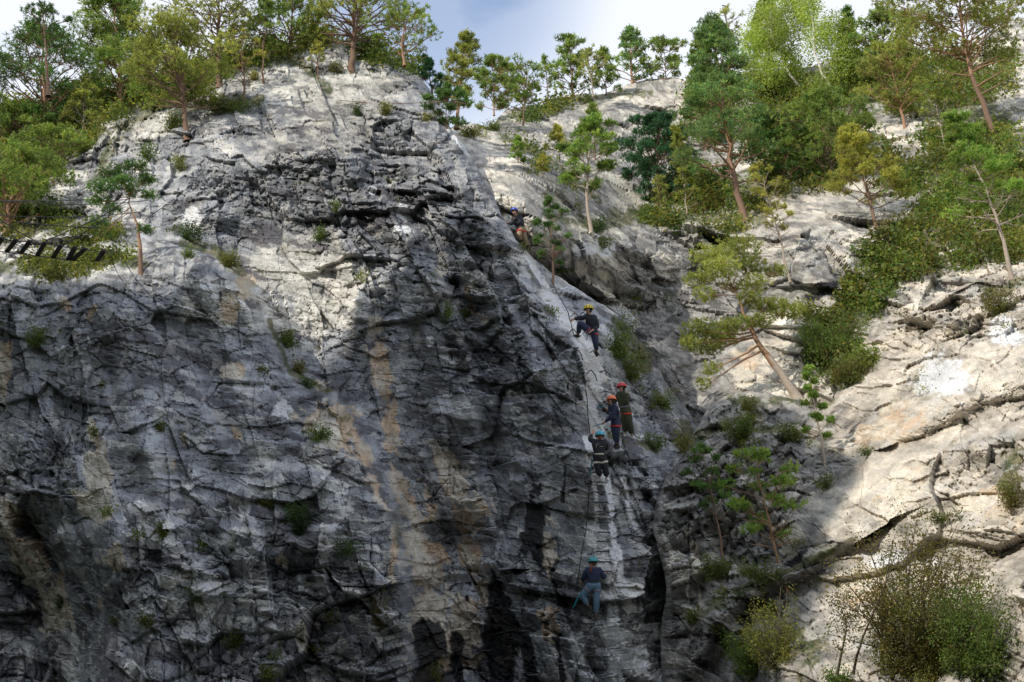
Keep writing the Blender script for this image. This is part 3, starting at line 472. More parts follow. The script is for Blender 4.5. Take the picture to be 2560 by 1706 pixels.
def needles(acc, C, size, nb, col, rng, up=0.55, wid=0.15):
    """tufts at C: each nb slim blades fanning out; col (n,3)"""
    n = len(C)
    D = unit(rng.normal(size=(n, nb, 3)) + np.array([0, 0, up]))
    ln = size[:, None] * rng.uniform(0.65, 1.15, (n, nb)); base = C[:, None] + rng.normal(size=(n, nb, 3)) * size[:, None, None] * 0.14
    sd = unit(np.cross(D, rng.normal(size=(n, nb, 3)))) * (ln * wid)[..., None]
    a = base - sd * 0.5; b = base + sd * 0.5; m = base + D * (ln * 0.55)[..., None]; tip = base + D * ln[..., None]
    V = np.stack([a, b, m + sd * 0.62, tip, m - sd * 0.62], 2).reshape(-1, 3)
    k = np.arange(n * nb) * 5; Fq = np.vstack([np.stack([k, k + 1, k + 2, k + 4], 1), np.stack([k + 4, k + 2, k + 3, k + 3], 1)])
    cc = np.repeat(col, nb, 0) * rng.uniform(0.75, 1.25, (n * nb, 1)); 
    acc.tri.append(np.stack([k + 4, k + 2, k + 3], 1) + acc.n)
    acc.add(V, np.stack([k, k + 1, k + 2, k + 4], 1), np.repeat(cc, 5, 0))
def leaves(acc, C, size, nb, col, rng, spread=1.0, droop=0.0):
    n = len(C); base = C[:, None] + rng.normal(size=(n, nb, 3)) * (size * spread)[:, None, None]
    if droop: base[..., 2] -= np.abs(rng.normal(size=(n, nb))) * (size * droop)[:, None]
    A = unit(rng.normal(size=(n, nb, 3))); Bv = unit(np.cross(A, rng.normal(size=(n, nb, 3)))); ls = (size[:, None] * rng.uniform(0.28, 0.5, (n, nb)))[..., None]
    V = np.stack([base - A * ls, base + Bv * ls * 0.55, base + A * ls, base - Bv * ls * 0.55], 2).reshape(-1, 3)
    k = np.arange(n * nb) * 4; cc = np.repeat(col, nb, 0) * rng.uniform(0.7, 1.3, (n * nb, 1))
    acc.add(V, np.stack([k, k + 1, k + 2, k + 3], 1), np.repeat(cc, 4, 0))
GREENS = {  # base colour, second colour (dead, lit tips)
    'dark': ((0.060, 0.145, 0.048), (0.17, 0.28, 0.08)), 'mid': ((0.115, 0.22, 0.056), (0.34, 0.42, 0.11)), 'olive': ((0.19, 0.25, 0.065), (0.44, 0.46, 0.13)),
    'yellow': ((0.26, 0.31, 0.065), (0.50, 0.47, 0.12)), 'fresh': ((0.12, 0.26, 0.050), (0.36, 0.46, 0.11)), 'birch': ((0.22, 0.34, 0.065), (0.46, 0.53, 0.14)),
    'fir': ((0.028, 0.100, 0.054), (0.07, 0.17, 0.075)), 'autumn': ((0.15, 0.18, 0.05), (0.36, 0.27, 0.08)), 'blue': ((0.09, 0.21, 0.085), (0.31, 0.42, 0.14)), 'moss': ((0.10, 0.16, 0.03), (0.27, 0.29, 0.07))}
def tint_of(kind, n, rng, z=None):
    a, b = GREENS[kind]; t = np.clip(rng.beta(1.6, 2.2, n), 0, 1)[:, None]
    return np.array(a) * (1 - t) + np.array(b) * t
TREES = []
def build_tree(name, label, cat, group, trunk, r0, clusters, kind, style='needle', bark='bark', tuft=0.15, nb=8, seed=1, dead=0, r1=None, twig_r=0.008, top_bark=None):
    """trunk: list of 3-D points; clusters: rows (x, y, z, rx, rz, n tufts, trunk fraction)"""
    rng = np.random.default_rng(seed); root = empty(name, Vector(trunk[0])); tag(root, label, cat, group)
    tp = np.array(trunk, float)
    if len(tp) == 2: tp = bend(tp[0], tp[1], rng, 0.03, 7)
    # resample
    seg = np.linalg.norm(np.diff(tp, axis=0), axis=1); cum = np.concatenate([[0], np.cumsum(seg)]); H = cum[-1]
    u = np.linspace(0, H, 14); tp = np.stack([np.interp(u, cum, tp[:, k]) for k in range(3)], 1); tp[1:-1] += rng.normal(size=(12, 3)) * 0.012 * H * 0.4
    r1 = r1 or r0 * 0.12
    tk = Acc(); tk.tube(tp, r0, r1, 8, 0.12, rng, 0.8)
    V0, F0, _ = tube_np(np.array([tp[0] + (tp[0] - tp[1]) * 0.35, tp[0], tp[1]]), r0 * 1.5, r0 * 0.85, 8); tk.add(V0, F0)
    def tpos(f): f = np.clip(f, 0, 1) * 13; i = int(min(12, math.floor(f))); return tp[i] + (tp[i + 1] - tp[i]) * (f - i)
    cr = Acc(); cr.tri = []
    for (x, y, z, rx, rz, n, f) in clusters:
        n = int(n); c = np.array([x, y, z]); st = tpos(f); rr = r0 * (1 - 0.85 * f) * 0.42
        rr = max(rr, twig_r * 1.4); path = bend(st, c, rng, 0.07, 5); tk.tube(path, rr, max(rr * 0.35, twig_r), 5, 0, None)
        if n == 0: 
            for _ in range(3):
                q = path[rng.integers(2, 5)]; tk.tube(bend(q, q + rng.normal(size=3) * rx * 0.6, rng, 0.15, 3), twig_r, twig_r * 0.4, 3)
            continue
        dirs = unit(rng.normal(size=(n, 3))); rad = rng.random(n) ** 0.45; T = c + dirs * rad[:, None] * np.array([rx, rx, rz]); 
        T[:, 2] += rz * 0.25
        for i in range(0, n, max(3, n // 6)):
            tk.tube(bend(path[rng.integers(2, 5)], T[i], rng, 0.12, 4), max(rr * 0.3, twig_r), twig_r * 0.6, 3)
        col = tint_of(kind, n, rng) * rng.uniform(0.72, 1.3); szs = tuft * rng.uniform(0.7, 1.25, n)  # whole clumps toned at random to suggest lit and shadowed foliage
        if style == 'needle': needles(cr, T, szs, nb, col, rng)
        elif style == 'leaf': leaves(cr, T, szs, nb, col, rng, 1.0, 0.4)
        elif style == 'droop': leaves(cr, T, szs, nb, col, rng, 0.9, 2.2)
    Vt = np.concatenate(tk.V); Ft = np.concatenate(tk.F)
    if top_bark:
        zz = Vt[Ft[:, 0], 2]; f_ = (zz - tp[0, 2]) / max(tp[-1, 2] - tp[0, 2], 0.1) + rng.normal(size=len(zz)) * 0.04
        mesh_np('trunk', Vt, Ft, [M[bark], M[top_bark]], root, smooth=True, midx=(f_ > 0.28).astype(int))
    else: mesh_np('trunk', Vt, Ft, M[bark], root, smooth=True)
    if cr.V:
        Fl = [np.concatenate(cr.F)] + ([np.concatenate(cr.tri)] if cr.tri else [])
        mesh_np('crown', np.concatenate(cr.V), Fl, M['needle' if style == 'needle' else 'leaf'], root, attrs={'tint': np.concatenate(cr.C)})
    return root

def pine(label, base, path, wpx, top_y, kind, d=None, group='pines growing on the cliffs', crown0=0.35, dens=1.0, shape='cone', seed=1, bark='bark', top_bark=None, name='pine_tree', cat='tree', r0=None, nb=14, style='needle', plates=None, tuftpx=3.6, flat=0.42, lean=0.0, dead=0, sink=0.12):
    """base (px,py); path further trunk pixels up to the top; wpx crown half width in px"""
    hd = hit(base[0], base[1], -1); d = hd if hd > 0 else (d or 60)
    s = d / F                                   # metres per pixel there
    rng = np.random.default_rng(seed + 1000); pts = [at(base[0], base[1], d)]
    # keep the trunk standing straight up out of the slope: same horizontal distance
    ydist = pts[0][1]
    def up(px, py, dy=0.0):
        v = FW + RT * ((px - 512) / F) + UP * ((341 - py) / F); k = (ydist + dy) / v[1]; return CAM + v * k
    pts = [up(base[0], base[1])] + [up(px, py) for px, py in path]; pts = np.array(pts)
    H = np.linalg.norm(pts[-1] - pts[0]); R = wpx * s * 1.12; tuft = max(0.10, tuftpx * s)
    seg = np.linalg.norm(np.diff(pts, axis=0), axis=1); cum = np.concatenate([[0], np.cumsum(seg)]) / max(H, 1e-6); cum /= cum[-1]
    def tp(f): return np.array([np.interp(f, cum, pts[:, k]) for k in range(3)])
    cl = []; crownH = H * (1 - crown0); ncl = int(np.clip(10 + crownH * R * 5.0, 12, 60))
    cw = R * (0.29 if wpx > 15 else 0.42)
    area = crownH * R * 2 * 0.75; ntuft = int(dens * area / (tuft * tuft) * 3.4); ntuft = min(ntuft, 6500); per = max(4, ntuft // ncl)
    for i in range(ncl):
        f = crown0 + (1 - crown0) * ((i + rng.random()) / ncl) ** 0.9; g = (f - crown0) / (1 - crown0)
        if shape == 'cone': w_ = (1 - g) ** 0.75 * 0.92 + 0.10
        elif shape == 'round': w_ = math.sqrt(max(0.03, 1 - (2 * g - 0.85) ** 2 * 0.8))
        elif shape == 'flat': w_ = 0.45 + 0.6 * min(1, g * 1.6) * (1 if g < 0.85 else 0.7)
        else: w_ = 0.55 + 0.45 * rng.random()
        az = i * 2.4 + rng.random() * 0.9; rr = R * w_ * math.sqrt(rng.uniform(0.05, 1.0)); c = tp(f) + np.array([math.cos(az) * rr, math.sin(az) * rr, rr * (0.30 if shape != 'cone' else 0.12) * rng.uniform(0.2, 1)])
        cwi = cw * rng.uniform(0.7, 1.3) * (0.6 + 0.5 * w_); cl.append((*c, cwi, cwi * flat, per * rng.uniform(0.6, 1.3), max(0.02, f - rr * 0.35 / H)))
    cl.append((*tp(0.985), cw * 0.5, cw * 0.5, per * 0.6, 0.95))
    for i in range(dead):
        f = rng.uniform(0.25, max(0.3, crown0 + 0.15)); az = rng.random() * 6.28; rr = R * rng.uniform(0.25, 0.7); c = tp(f) + np.array([math.cos(az) * rr, math.sin(az) * rr, rr * 0.1]); cl.append((*c, rr * 0.4, 0.1, 0, f))
    if plates:
        for (px, py, dy, rx, ry, n_, f) in plates: c = up(px, py, dy); cl.append((*c, rx * s, ry * s, n_, f))
    r0 = r0 or max(0.035, H * 0.014)
    pts[0] = pts[0] - (pts[1] - pts[0]) / max(np.linalg.norm(pts[1] - pts[0]), 0.1) * sink
    return build_tree(name, label, cat, group, list(pts), r0, cl, kind, style, bark, tuft, nb, seed, dead, top_bark=top_bark, twig_r=max(0.006, 0.28 * s))

GL = 'pines on the wooded shoulder left of the buttress top'; GM = 'pines along the rim of the cliff behind'; GR = 'trees on the steep slope at the right'; GF = 'small pines rooted on ledges'
# left shoulder
pine('large dark green pine with a broad crown and red limbs at the left edge', (45, 146), [(44, 110), (44, 70), (42, 32)], 46, 30, 'dark', 54, GL, 0.12, 1.25, 'round', 11, 'bark_red', r0=0.16, nb=9)
pine('tall open pine poking above the others at the top left corner', (48, 92), [(46, 50), (43, 9)], 24, 8, 'dark', 64, GL, 0.55, 0.6, 'round', 12, r0=0.10)
pine('bushy pine filling the left edge above the hanging bridge', (6, 235), [(8, 205), (22, 180), (30, 158)], 52, 150, 'mid', 45, GL, 0.22, 1.2, 'round', 13, 'bark_red', r0=0.13)
pine('big round topped pine rising above the left shoulder against the sky', (122, 112), [(120, 70), (116, 30), (113, -6)], 42, -6, 'mid', 60, GL, 0.12, 1.25, 'round', 14, 'bark_red', r0=0.16)
pine('slim yellow green pine beside the pale rock step on the left shoulder', (80, 150), [(83, 120), (86, 80)], 22, 78, 'olive', 51, GL, 0.28, 0.85, 'cone', 15, 'bark_pale', r0=0.06)
pine('low olive pine leaning out in front of the dark pines on the left shoulder', (18, 150), [(16, 130), (12, 110)], 34, 108, 'mid', 50, GL, 0.1, 1.0, 'round', 16)
pine('bushy pine at the left edge under the large dark pine', (60, 172), [(56, 150), (50, 132)], 30, 130, 'mid', 49, GL, 0.05, 1.0, 'round', 17)
pine('dense pine between the round topped pine and the ledge pine', (152, 100), [(150, 70), (148, 44)], 34, 44, 'mid', 58, GL, 0.1, 1.0, 'round', 18)
pine('dark trunked pine with a wide spreading crown on a ledge of the left shoulder', (187, 136), [(185, 118), (181, 90), (172, 50), (168, 28)], 50, 26, 'olive', 50.5, GL, 0.34, 1.15, 'round', 19, r0=0.12, dead=6)
pine('tall thin crowned pine with a straight dark trunk left of the summit rocks', (219, 84), [(219, 50), (218, 10), (216, -24)], 46, -20, 'olive', 56, GL, 0.34, 0.6, 'round', 20, r0=0.13, dead=14)
pine('leafless topped pine standing behind the left group against the sky', (178, 60), [(177, 20), (174, -10)], 26, -10, 'olive', 64, GL, 0.5, 0.25, 'round', 21, 'bark_pale', r0=0.08, dead=16)
pine('half dead pine with yellowing tufts in front of the summit rocks', (245, 101), [(243, 70), (241, 36)], 20, 38, 'yellow', 53, GL, 0.45, 0.28, 'round', 22, 'bark', r0=0.06, dead=12)
pine('spindly pine with a small tuft of crown left of the summit', (263, 82), [(263, 50), (265, 20), (267, -2)], 20, 0, 'mid', 55, GL, 0.45, 0.4, 'cone', 23, r0=0.05, dead=10)
pine('olive pine among the undergrowth behind the summit rocks', (290, 56), [(291, 30), (294, 2)], 34, 0, 'mid', 64, GL, 0.15, 0.8, 'round', 24, r0=0.1)
pine('small bare stemmed sapling with thin yellow tufts on the summit rocks', (318, 78), [(317, 58), (316, 42)], 10, 40, 'yellow', 54, GF, 0.45, 0.3, 'cone', 25, r0=0.03, dead=6)
pine('large spreading pine on top of the buttress with a forked dark trunk', (352, 71), [(353, 45), (355, 10), (356, -26)], 50, -20, 'olive', 55, GL, 0.36, 0.8, 'round', 26, r0=0.15, dead=10)
pine('airy loose crowned pine at the right end of the buttress top', (404, 62), [(402, 45), (406, 10)], 32, 8, 'mid', 55, GL, 0.14, 0.45, 'round', 27, 'bark_red', r0=0.06, dead=6)
pine('dark bushy pine just below the right shoulder of the buttress top', (433, 96), [(430, 80), (425, 57)], 13, 56, 'fir', 57, GM, 0.05, 1.0, 'cone', 28, r0=0.05)
# rim of the cliff behind
pine('tall pine with upswept open branches in the notch beside the buttress', (457, 124), [(459, 95), (463, 60), (467, 34)], 26, 34, 'olive', 62, GM, 0.22, 0.9, 'cone', 29, 'bark_red', r0=0.10)
pine('dark dense pine behind the foot of the open notch pine', (446, 128), [(446, 110), (447, 88)], 20, 88, 'dark', 60, GM, 0.05, 1.1, 'round', 30)
pine('bushy light green pine just right of the notch', (494, 112), [(494, 85), (493, 60)], 21, 60, 'mid', 72, GM, 0.12, 1.0, 'round', 31, 'bark_red')
pine('second pine in the low clump right of the notch, lower and olive', (508, 110), [(508, 90), (507, 66)], 18, 66, 'olive', 73, GM, 0.12, 0.9, 'round', 32)
pine('umbrella shaped pine with a slim dark trunk on the rocky shelf', (523, 126), [(524, 105), (525, 72)], 22, 66, 'mid', 66, GM, 0.45, 0.75, 'flat', 33, r0=0.06, dead=6)
pine('thin narrow pine standing alone on the skyline between two groups', (548, 99), [(547, 80), (544, 58)], 11, 58, 'mid', 85, GM, 0.3, 0.55, 'cone', 34, r0=0.05)
pine('leftmost bushy pine of the skyline clump above the pale cliff', (573, 94), [(571, 70), (570, 38)], 18, 38, 'mid', 87, GM, 0.08, 1.0, 'round', 35, r0=0.09)
pine('small grey trunked pine at the rim below the skyline clump', (593, 94), [(591, 75), (587, 50)], 14, 50, 'olive', 84, GM, 0.35, 0.6, 'round', 36, 'bark_pale', r0=0.05)
pine('middle pine of the skyline clump with a ragged green top', (606, 92), [(605, 70), (603, 50)], 16, 50, 'mid', 88, GM, 0.08, 0.9, 'cone', 37)
pine('tallest pine of the skyline clump with an open conical top', (632, 84), [(631, 60), (630, 29)], 20, 28, 'blue', 89, GM, 0.12, 0.9, 'cone', 38, 'bark_red', r0=0.10)
pine('pine at the right end of the skyline clump beside the tall slope trees', (666, 80), [(665, 60), (664, 42)], 20, 42, 'mid', 88, GM, 0.1, 1.0, 'round', 39)
pine('dwarf light green pine on the sunny rock left of centre', (518, 163), [(518, 150), (518, 138)], 8, 138, 'fresh', None, GF, 0.08, 1.2, 'cone', 40)
pine('small yellow green pine on the sunny rock under the rim', (560, 163), [(559, 148), (557, 127)], 11, 127, 'yellow', None, GF, 0.3, 1.0, 'cone', 41, r0=0.04)
pine('tiny pale sapling just below the small yellow green pine', (543, 178), [(543, 170), (542, 156)], 6, 156, 'yellow', None, GF, 0.3, 1.0, 'round', 42, r0=0.02)
pine('tall grey green pine growing behind the bare trunked ledge pine', (595, 160), [(594, 135), (592, 105)], 16, 104, 'mid', 68, GM, 0.1, 0.7, 'cone', 43)
pine('bare trunked pine with a bushy bright crown above the white boulders', (591, 236), [(588, 215), (587, 190), (590, 150), (592, 122)], 29, 122, 'fresh', 58, GM, 0.42, 1.15, 'round', 44, 'bark_pale', r0=0.09, dead=6)
pine('very dark green dense fir shaded beside the big sunlit pine', (658, 204), [(658, 170), (657, 118)], 33, 117, 'fir', 66, GR, 0.0, 1.5, 'round', 45, r0=0.12)
pine('thin dark pine standing in front of the shade edge by the white boulders', (553, 284), [(553, 260), (552, 230), (549, 200)], 16, 198, 'dark', 47, GF, 0.25, 0.55, 'round', 46, r0=0.05, dead=8)
pine('sparse sapling on the mossy shelf under the dark fir', (663, 221), [(660, 200), (657, 178)], 8, 176, 'olive', None, GF, 0.4, 0.5, 'round', 47, r0=0.025, dead=4)
pine('small bright sapling on the shaded wall above the gully', (626, 305), [(625, 290), (624, 274)], 9, 272, 'fresh', None, GF, 0.1, 1.0, 'cone', 48, r0=0.02)
# right slope
pine('tallest sunlit pine with an orange trunk in the middle of the slope trees', (745, 222), [(739, 195), (732, 165), (726, 134), (722, 90), (712, 24)], 50, 24, 'blue', 60, GR, 0.26, 1.35, 'cone', 49, 'bark', 'bark_red', r0=0.17, nb=9, dead=6)
pine('slender pale green pine on the shelf left of the orange trunk', (687, 214), [(684, 180), (679, 150), (675, 128)], 13, 128, 'olive', 61, GR, 0.12, 0.75, 'cone', 50, 'bark_pale', r0=0.04)
pine('dense pine half hidden behind the left side of the tall orange trunked pine', (706, 150), [(704, 90), (700, 34)], 24, 34, 'mid', 70, GR, 0.05, 1.0, 'cone', 51)
pine('pine rising behind the birches at the top edge', (770, 90), [(768, 40), (766, 0)], 26, 0, 'mid', 78, GR, 0.1, 1.0, 'cone', 52)
pine('dark pine behind the right side of the birch crowns', (850, 90), [(848, 50), (847, 10)], 17, 10, 'dark', 80, GR, 0.05, 1.0, 'cone', 53)
pine('broad dark pine clump between the birches and the great leaning pine', (886, 85), [(884, 50), (881, 14)], 34, 14, 'mid', 80, GR, 0.05, 1.1, 'round', 54)
pine('dense spreading pine below the birches', (832, 186), [(828, 150), (818, 100)], 44, 84, 'mid', 62, GR, 0.0, 1.25, 'round', 55)
pine('pine with dark lower branches right of the tall orange trunk', (786, 190), [(782, 160), (776, 118)], 30, 110, 'dark', 63, GR, 0.1, 1.0, 'round', 56, 'bark_red')
pine('pale trunked pine standing right of the birches', (905, 128), [(899, 100), (893, 75), (887, 48)], 33, 48, 'olive', 64, GR, 0.22, 0.95, 'round', 57, 'bark_red', r0=0.09, dead=6)
pine('great leaning pine with a long reddish trunk at the top right', (998, 140), [(986, 110), (974, 82), (965, 50), (961, 10), (958, -30)], 66, -30, 'olive', 50, GR, 0.46, 1.15, 'round', 58, 'bark', 'bark_red', r0=0.15, dead=14)
pine('thin grey stemmed tree with little foliage below the leaning pine', (947, 156), [(941, 130), (935, 98)], 18, 96, 'olive', 53, GR, 0.55, 0.4, 'round', 59, 'bark_pale', r0=0.05, dead=12)
pine('yellow green pine leaning left on the pale rock of the right slope', (876, 224), [(868, 195), (858, 165), (849, 128)], 36, 127, 'yellow', 49, GR, 0.26, 0.95, 'cone', 60, 'bark', r0=0.07, dead=12)
pine('thin bent pine with sparse yellow tufts beside the pale outcrop', (789, 276), [(779, 240), (771, 205), (763, 180), (756, 165)], 20, 165, 'yellow', 50, GR, 0.4, 0.4, 'round', 61, 'bark_pale', r0=0.05, dead=14)
pine('tall slim pine with a bare lower trunk near the right edge', (1012, 278), [(1003, 240), (987, 195), (972, 155), (953, 116)], 42, 116, 'fresh', 43, GR, 0.38, 0.8, 'cone', 62, 'bark_pale', r0=0.07, dead=10)
pine('narrow bright green young pine standing on the ledge left of the big slab', (825, 463), [(821, 440), (815, 405), (806, 368)], 16, 366, 'fresh', 35.5, GR, 0.22, 1.0, 'cone', 63, 'bark_pale', r0=0.045, dead=6)
pine('vivid green pine with an orange stem in the shaded gully', (786, 586), [(777, 555), (768, 517), (760, 480), (754, 452)], 36, 452, 'fresh', 30.5, GR, 0.36, 0.62, 'round', 64, 'bark_red', r0=0.045, dead=16, tuftpx=5.0, nb=12)
pine('slim dark pine left of the vivid green gully pine', (725, 566), [(720, 535), (714, 502), (702, 448)], 21, 446, 'dark', 33, GR, 0.4, 0.55, 'round', 65, 'bark', r0=0.04, dead=10, tuftpx=4.4)
# two twisted pines, limb by limb
pine('gnarled pine with a thick twisted trunk and flat plates of needles above the gully', (797, 398), [(785, 378), (768, 358), (757, 340), (751, 328), (745, 315), (738, 298), (731, 284)], 12, 280, 'olive', 40, GR, 0.93, 0.5, 'flat', 66, 'bark_pale', 'bark_red', r0=0.17, nb=9, flat=0.5, plates=[
    (712, 258, 0.1, 26, 10, 260, 0.98), (738, 250, 0.3, 28, 10, 300, 0.98), (700, 280, -0.3, 18, 8, 160, 0.93), (752, 268, 0.4, 20, 9, 200, 0.95), (722, 270, -0.4, 22, 9, 200, 0.95), (705, 296, -0.2, 14, 8, 90, 0.9), (756, 285, 0.2, 18, 8, 120, 0.86), (776, 272, 0.5, 14, 7, 90, 0.86),
    (700, 332, -0.3, 24, 9, 260, 0.60), (722, 340, 0.3, 22, 8, 220, 0.56), (690, 345, -0.5, 14, 8, 110, 0.58), (735, 326, -0.4, 18, 7, 160, 0.62), (708, 350, 0.1, 18, 6, 110, 0.56), (712, 370, -0.4, 12, 8, 60, 0.50), (704, 386, -0.5, 10, 7, 50, 0.45),
    (768, 308, 0.3, 20, 8, 220, 0.70), (788, 312, 0.0, 20, 8, 200, 0.68), (760, 322, -0.4, 16, 6, 120, 0.64), (750, 300, -0.4, 14, 7, 110, 0.8)])
pine('twisted small pine with a bent orange trunk on the left ledge', (141, 274), [(140, 250), (138, 226), (133, 215), (129, 203), (131, 190)], 10, 185, 'dark', 41.3, GF, 0.93, 0.5, 'flat', 67, 'bark', 'bark_red', r0=0.085, nb=9, plates=[
    (112, 174, 0.2, 20, 5, 150, 0.96), (135, 167, -0.2, 13, 5, 100, 0.98), (145, 181, 0.3, 14, 5, 100, 0.95), (102, 188, -0.2, 16, 5, 120, 0.9), (124, 184, -0.4, 15, 5, 110, 0.93), (98, 201, 0.1, 13, 4, 60, 0.9), (112, 210, -0.2, 12, 4, 50, 0.85), (150, 196, 0.1, 12, 4, 60, 0.9), (100, 224, -0.3, 13, 5, 60, 0.8), (104, 236, 0.1, 8, 4, 25, 0.75), (146, 230, -0.2, 10, 4, 50, 0.5), (95, 240, 0, 7, 3, 0, 0.8)])
# birches
def birch(label, base, path, seed, plates):
    return pine(label, base, path, 12, 0, 'birch', 68, 'birches on the slope', 0.9, 0.5, 'round', seed, 'bark_birch', None, 'birch_tree', r0=0.10, nb=7, style='droop', plates=plates, tuftpx=2.6, flat=1.0, dead=0)
birch('left of the two white stemmed birches with bright yellow green leaves', (806, 96), [(790, 75), (780, 54), (773, 40), (768, 20)], 71, [(752, 45, 0, 18, 22, 420, 0.5), (768, 20, 0.5, 22, 20, 460, 0.8), (782, 40, -0.6, 20, 22, 420, 0.6), (800, 18, 0.3, 18, 24, 420, 0.9), (770, 70, -0.5, 18, 18, 300, 0.4), (796, 66, 0.6, 16, 18, 260, 0.5), (752, 74, 0.2, 12, 16, 150, 0.35), (790, 0, 0.4, 18, 14, 260, 0.95)])
birch('right hand birch leaning outward with a forked white stem', (842, 104), [(832, 88), (821, 73), (815, 50), (812, 20), (806, -10)], 72, [(820, 40, 0.2, 20, 26, 500, 0.6), (842, 60, -0.3, 20, 24, 420, 0.4), (808, 8, 0.3, 16, 20, 300, 0.9), (838, 30, 0.4, 18, 20, 360, 0.7), (856, 75, 0.2, 14, 18, 200, 0.3), (822, 84, -0.5, 18, 14, 220, 0.3), (860, 50, 0.2, 12, 14, 150, 0.5)])
pine('bare twiggy tree top against the sky left of the birches', (730, 60), [(728, 35), (725, 12)], 16, 10, 'olive', 76, GR, 0.5, 0.08, 'round', 73, 'bark_pale', r0=0.05, dead=30)
# ------------------------------------------------------------------ shrubs, ledge plants, undergrowth
def shrub(label, cx, cy, w, h, kind, seed, nst=8, dens=1.0, style='leaf', group=None, name='shrub', lean=(0, 0), tuftpx=2.6, nb=7, cat='shrub', stem='twig'):
    """many-stemmed bush: picture centre (cx, cy), half width w, half height h"""
    rng = np.random.default_rng(seed); by = cy + h * 0.85; d = hit(cx + lean[0], by, 42); s = d / F; base = at(cx + lean[0], by, d)
    top = base + UP * (2 * h * s) * 0.9 - RT * lean[0] * s * 2; c0 = at(cx, cy, d - 0.4 * w * s)
    root = empty(name, Vector(base)); tag(root, label, cat, group)
    tk = Acc(); cr = Acc(); cr.tri = []; tuft = max(0.05, tuftpx * s); area = math.pi * w * h * s * s; nt = int(np.clip(dens * area / (tuft * tuft) * 2.2, 12, 6000)); R = np.array([w * s, min(w, h) * s * 0.8, h * s])
    nst = int(nst * 2.6) + 4; per = nt // nst + 1
    for i in range(nst):
        v = unit(rng.normal(size=3)) * rng.random() ** 0.33; tgt = c0 + np.array([v[0] * w * s, v[1] * min(w, h) * s * 0.8, v[2] * h * s]) * rng.uniform(0.75, 1.2)
        st0 = base + np.array([rng.normal() * 0.25 * w * s, 0, 0]); path = bend(st0, tgt, rng, 0.10, 7); tk.tube(path, max(0.006, 0.008 * (w + h) * s), 0.003 + 0.06 * s, 4)
        L_ = np.linalg.norm(tgt - st0); m = max(3, int(per * rng.uniform(0.4, 1.6))); f = rng.beta(2.2, 1.1, m) * 1.04; k = np.clip(f * 6, 0, 5.999); i0 = k.astype(int); P_ = path[i0] + (path[i0 + 1] - path[i0]) * (k - i0)[:, None]
        sp = (0.03 + 0.085 * np.sin(np.clip(f, 0, 1) * 2.6)) * min(L_, 2.2 * min(w, h) * s); T = P_ + rng.normal(size=(m, 3)) * sp[:, None]
        for q in T[:max(1, min(8, m // 10))]: tk.tube(bend(P_[0] if m < 2 else path[rng.integers(2, 6)], q, rng, 0.1, 3), 0.12 * s, 0.05 * s, 3)
        col = tint_of(kind if rng.random() < 0.75 else {'autumn': 'olive', 'fresh': 'mid', 'mid': 'olive', 'yellow': 'olive', 'olive': 'autumn'}.get(kind, kind), m, rng) * rng.uniform(0.42, 0.75); sz = tuft * rng.uniform(0.6, 1.4, m)
        (needles if style == 'needle' else leaves)(cr, T, sz, nb, col, rng)
    mesh_np('stem', np.concatenate(tk.V), np.concatenate(tk.F), M[stem], root, smooth=True)
    Fl = [np.concatenate(cr.F)] + ([np.concatenate(cr.tri)] if cr.tri else [])
    mesh_np('foliage', np.concatenate(cr.V), Fl, M['needle' if style == 'needle' else 'leaf'], root, attrs={'tint': np.concatenate(cr.C)})
    return root
GS = 'shrubs growing on the cliff and its ledges'
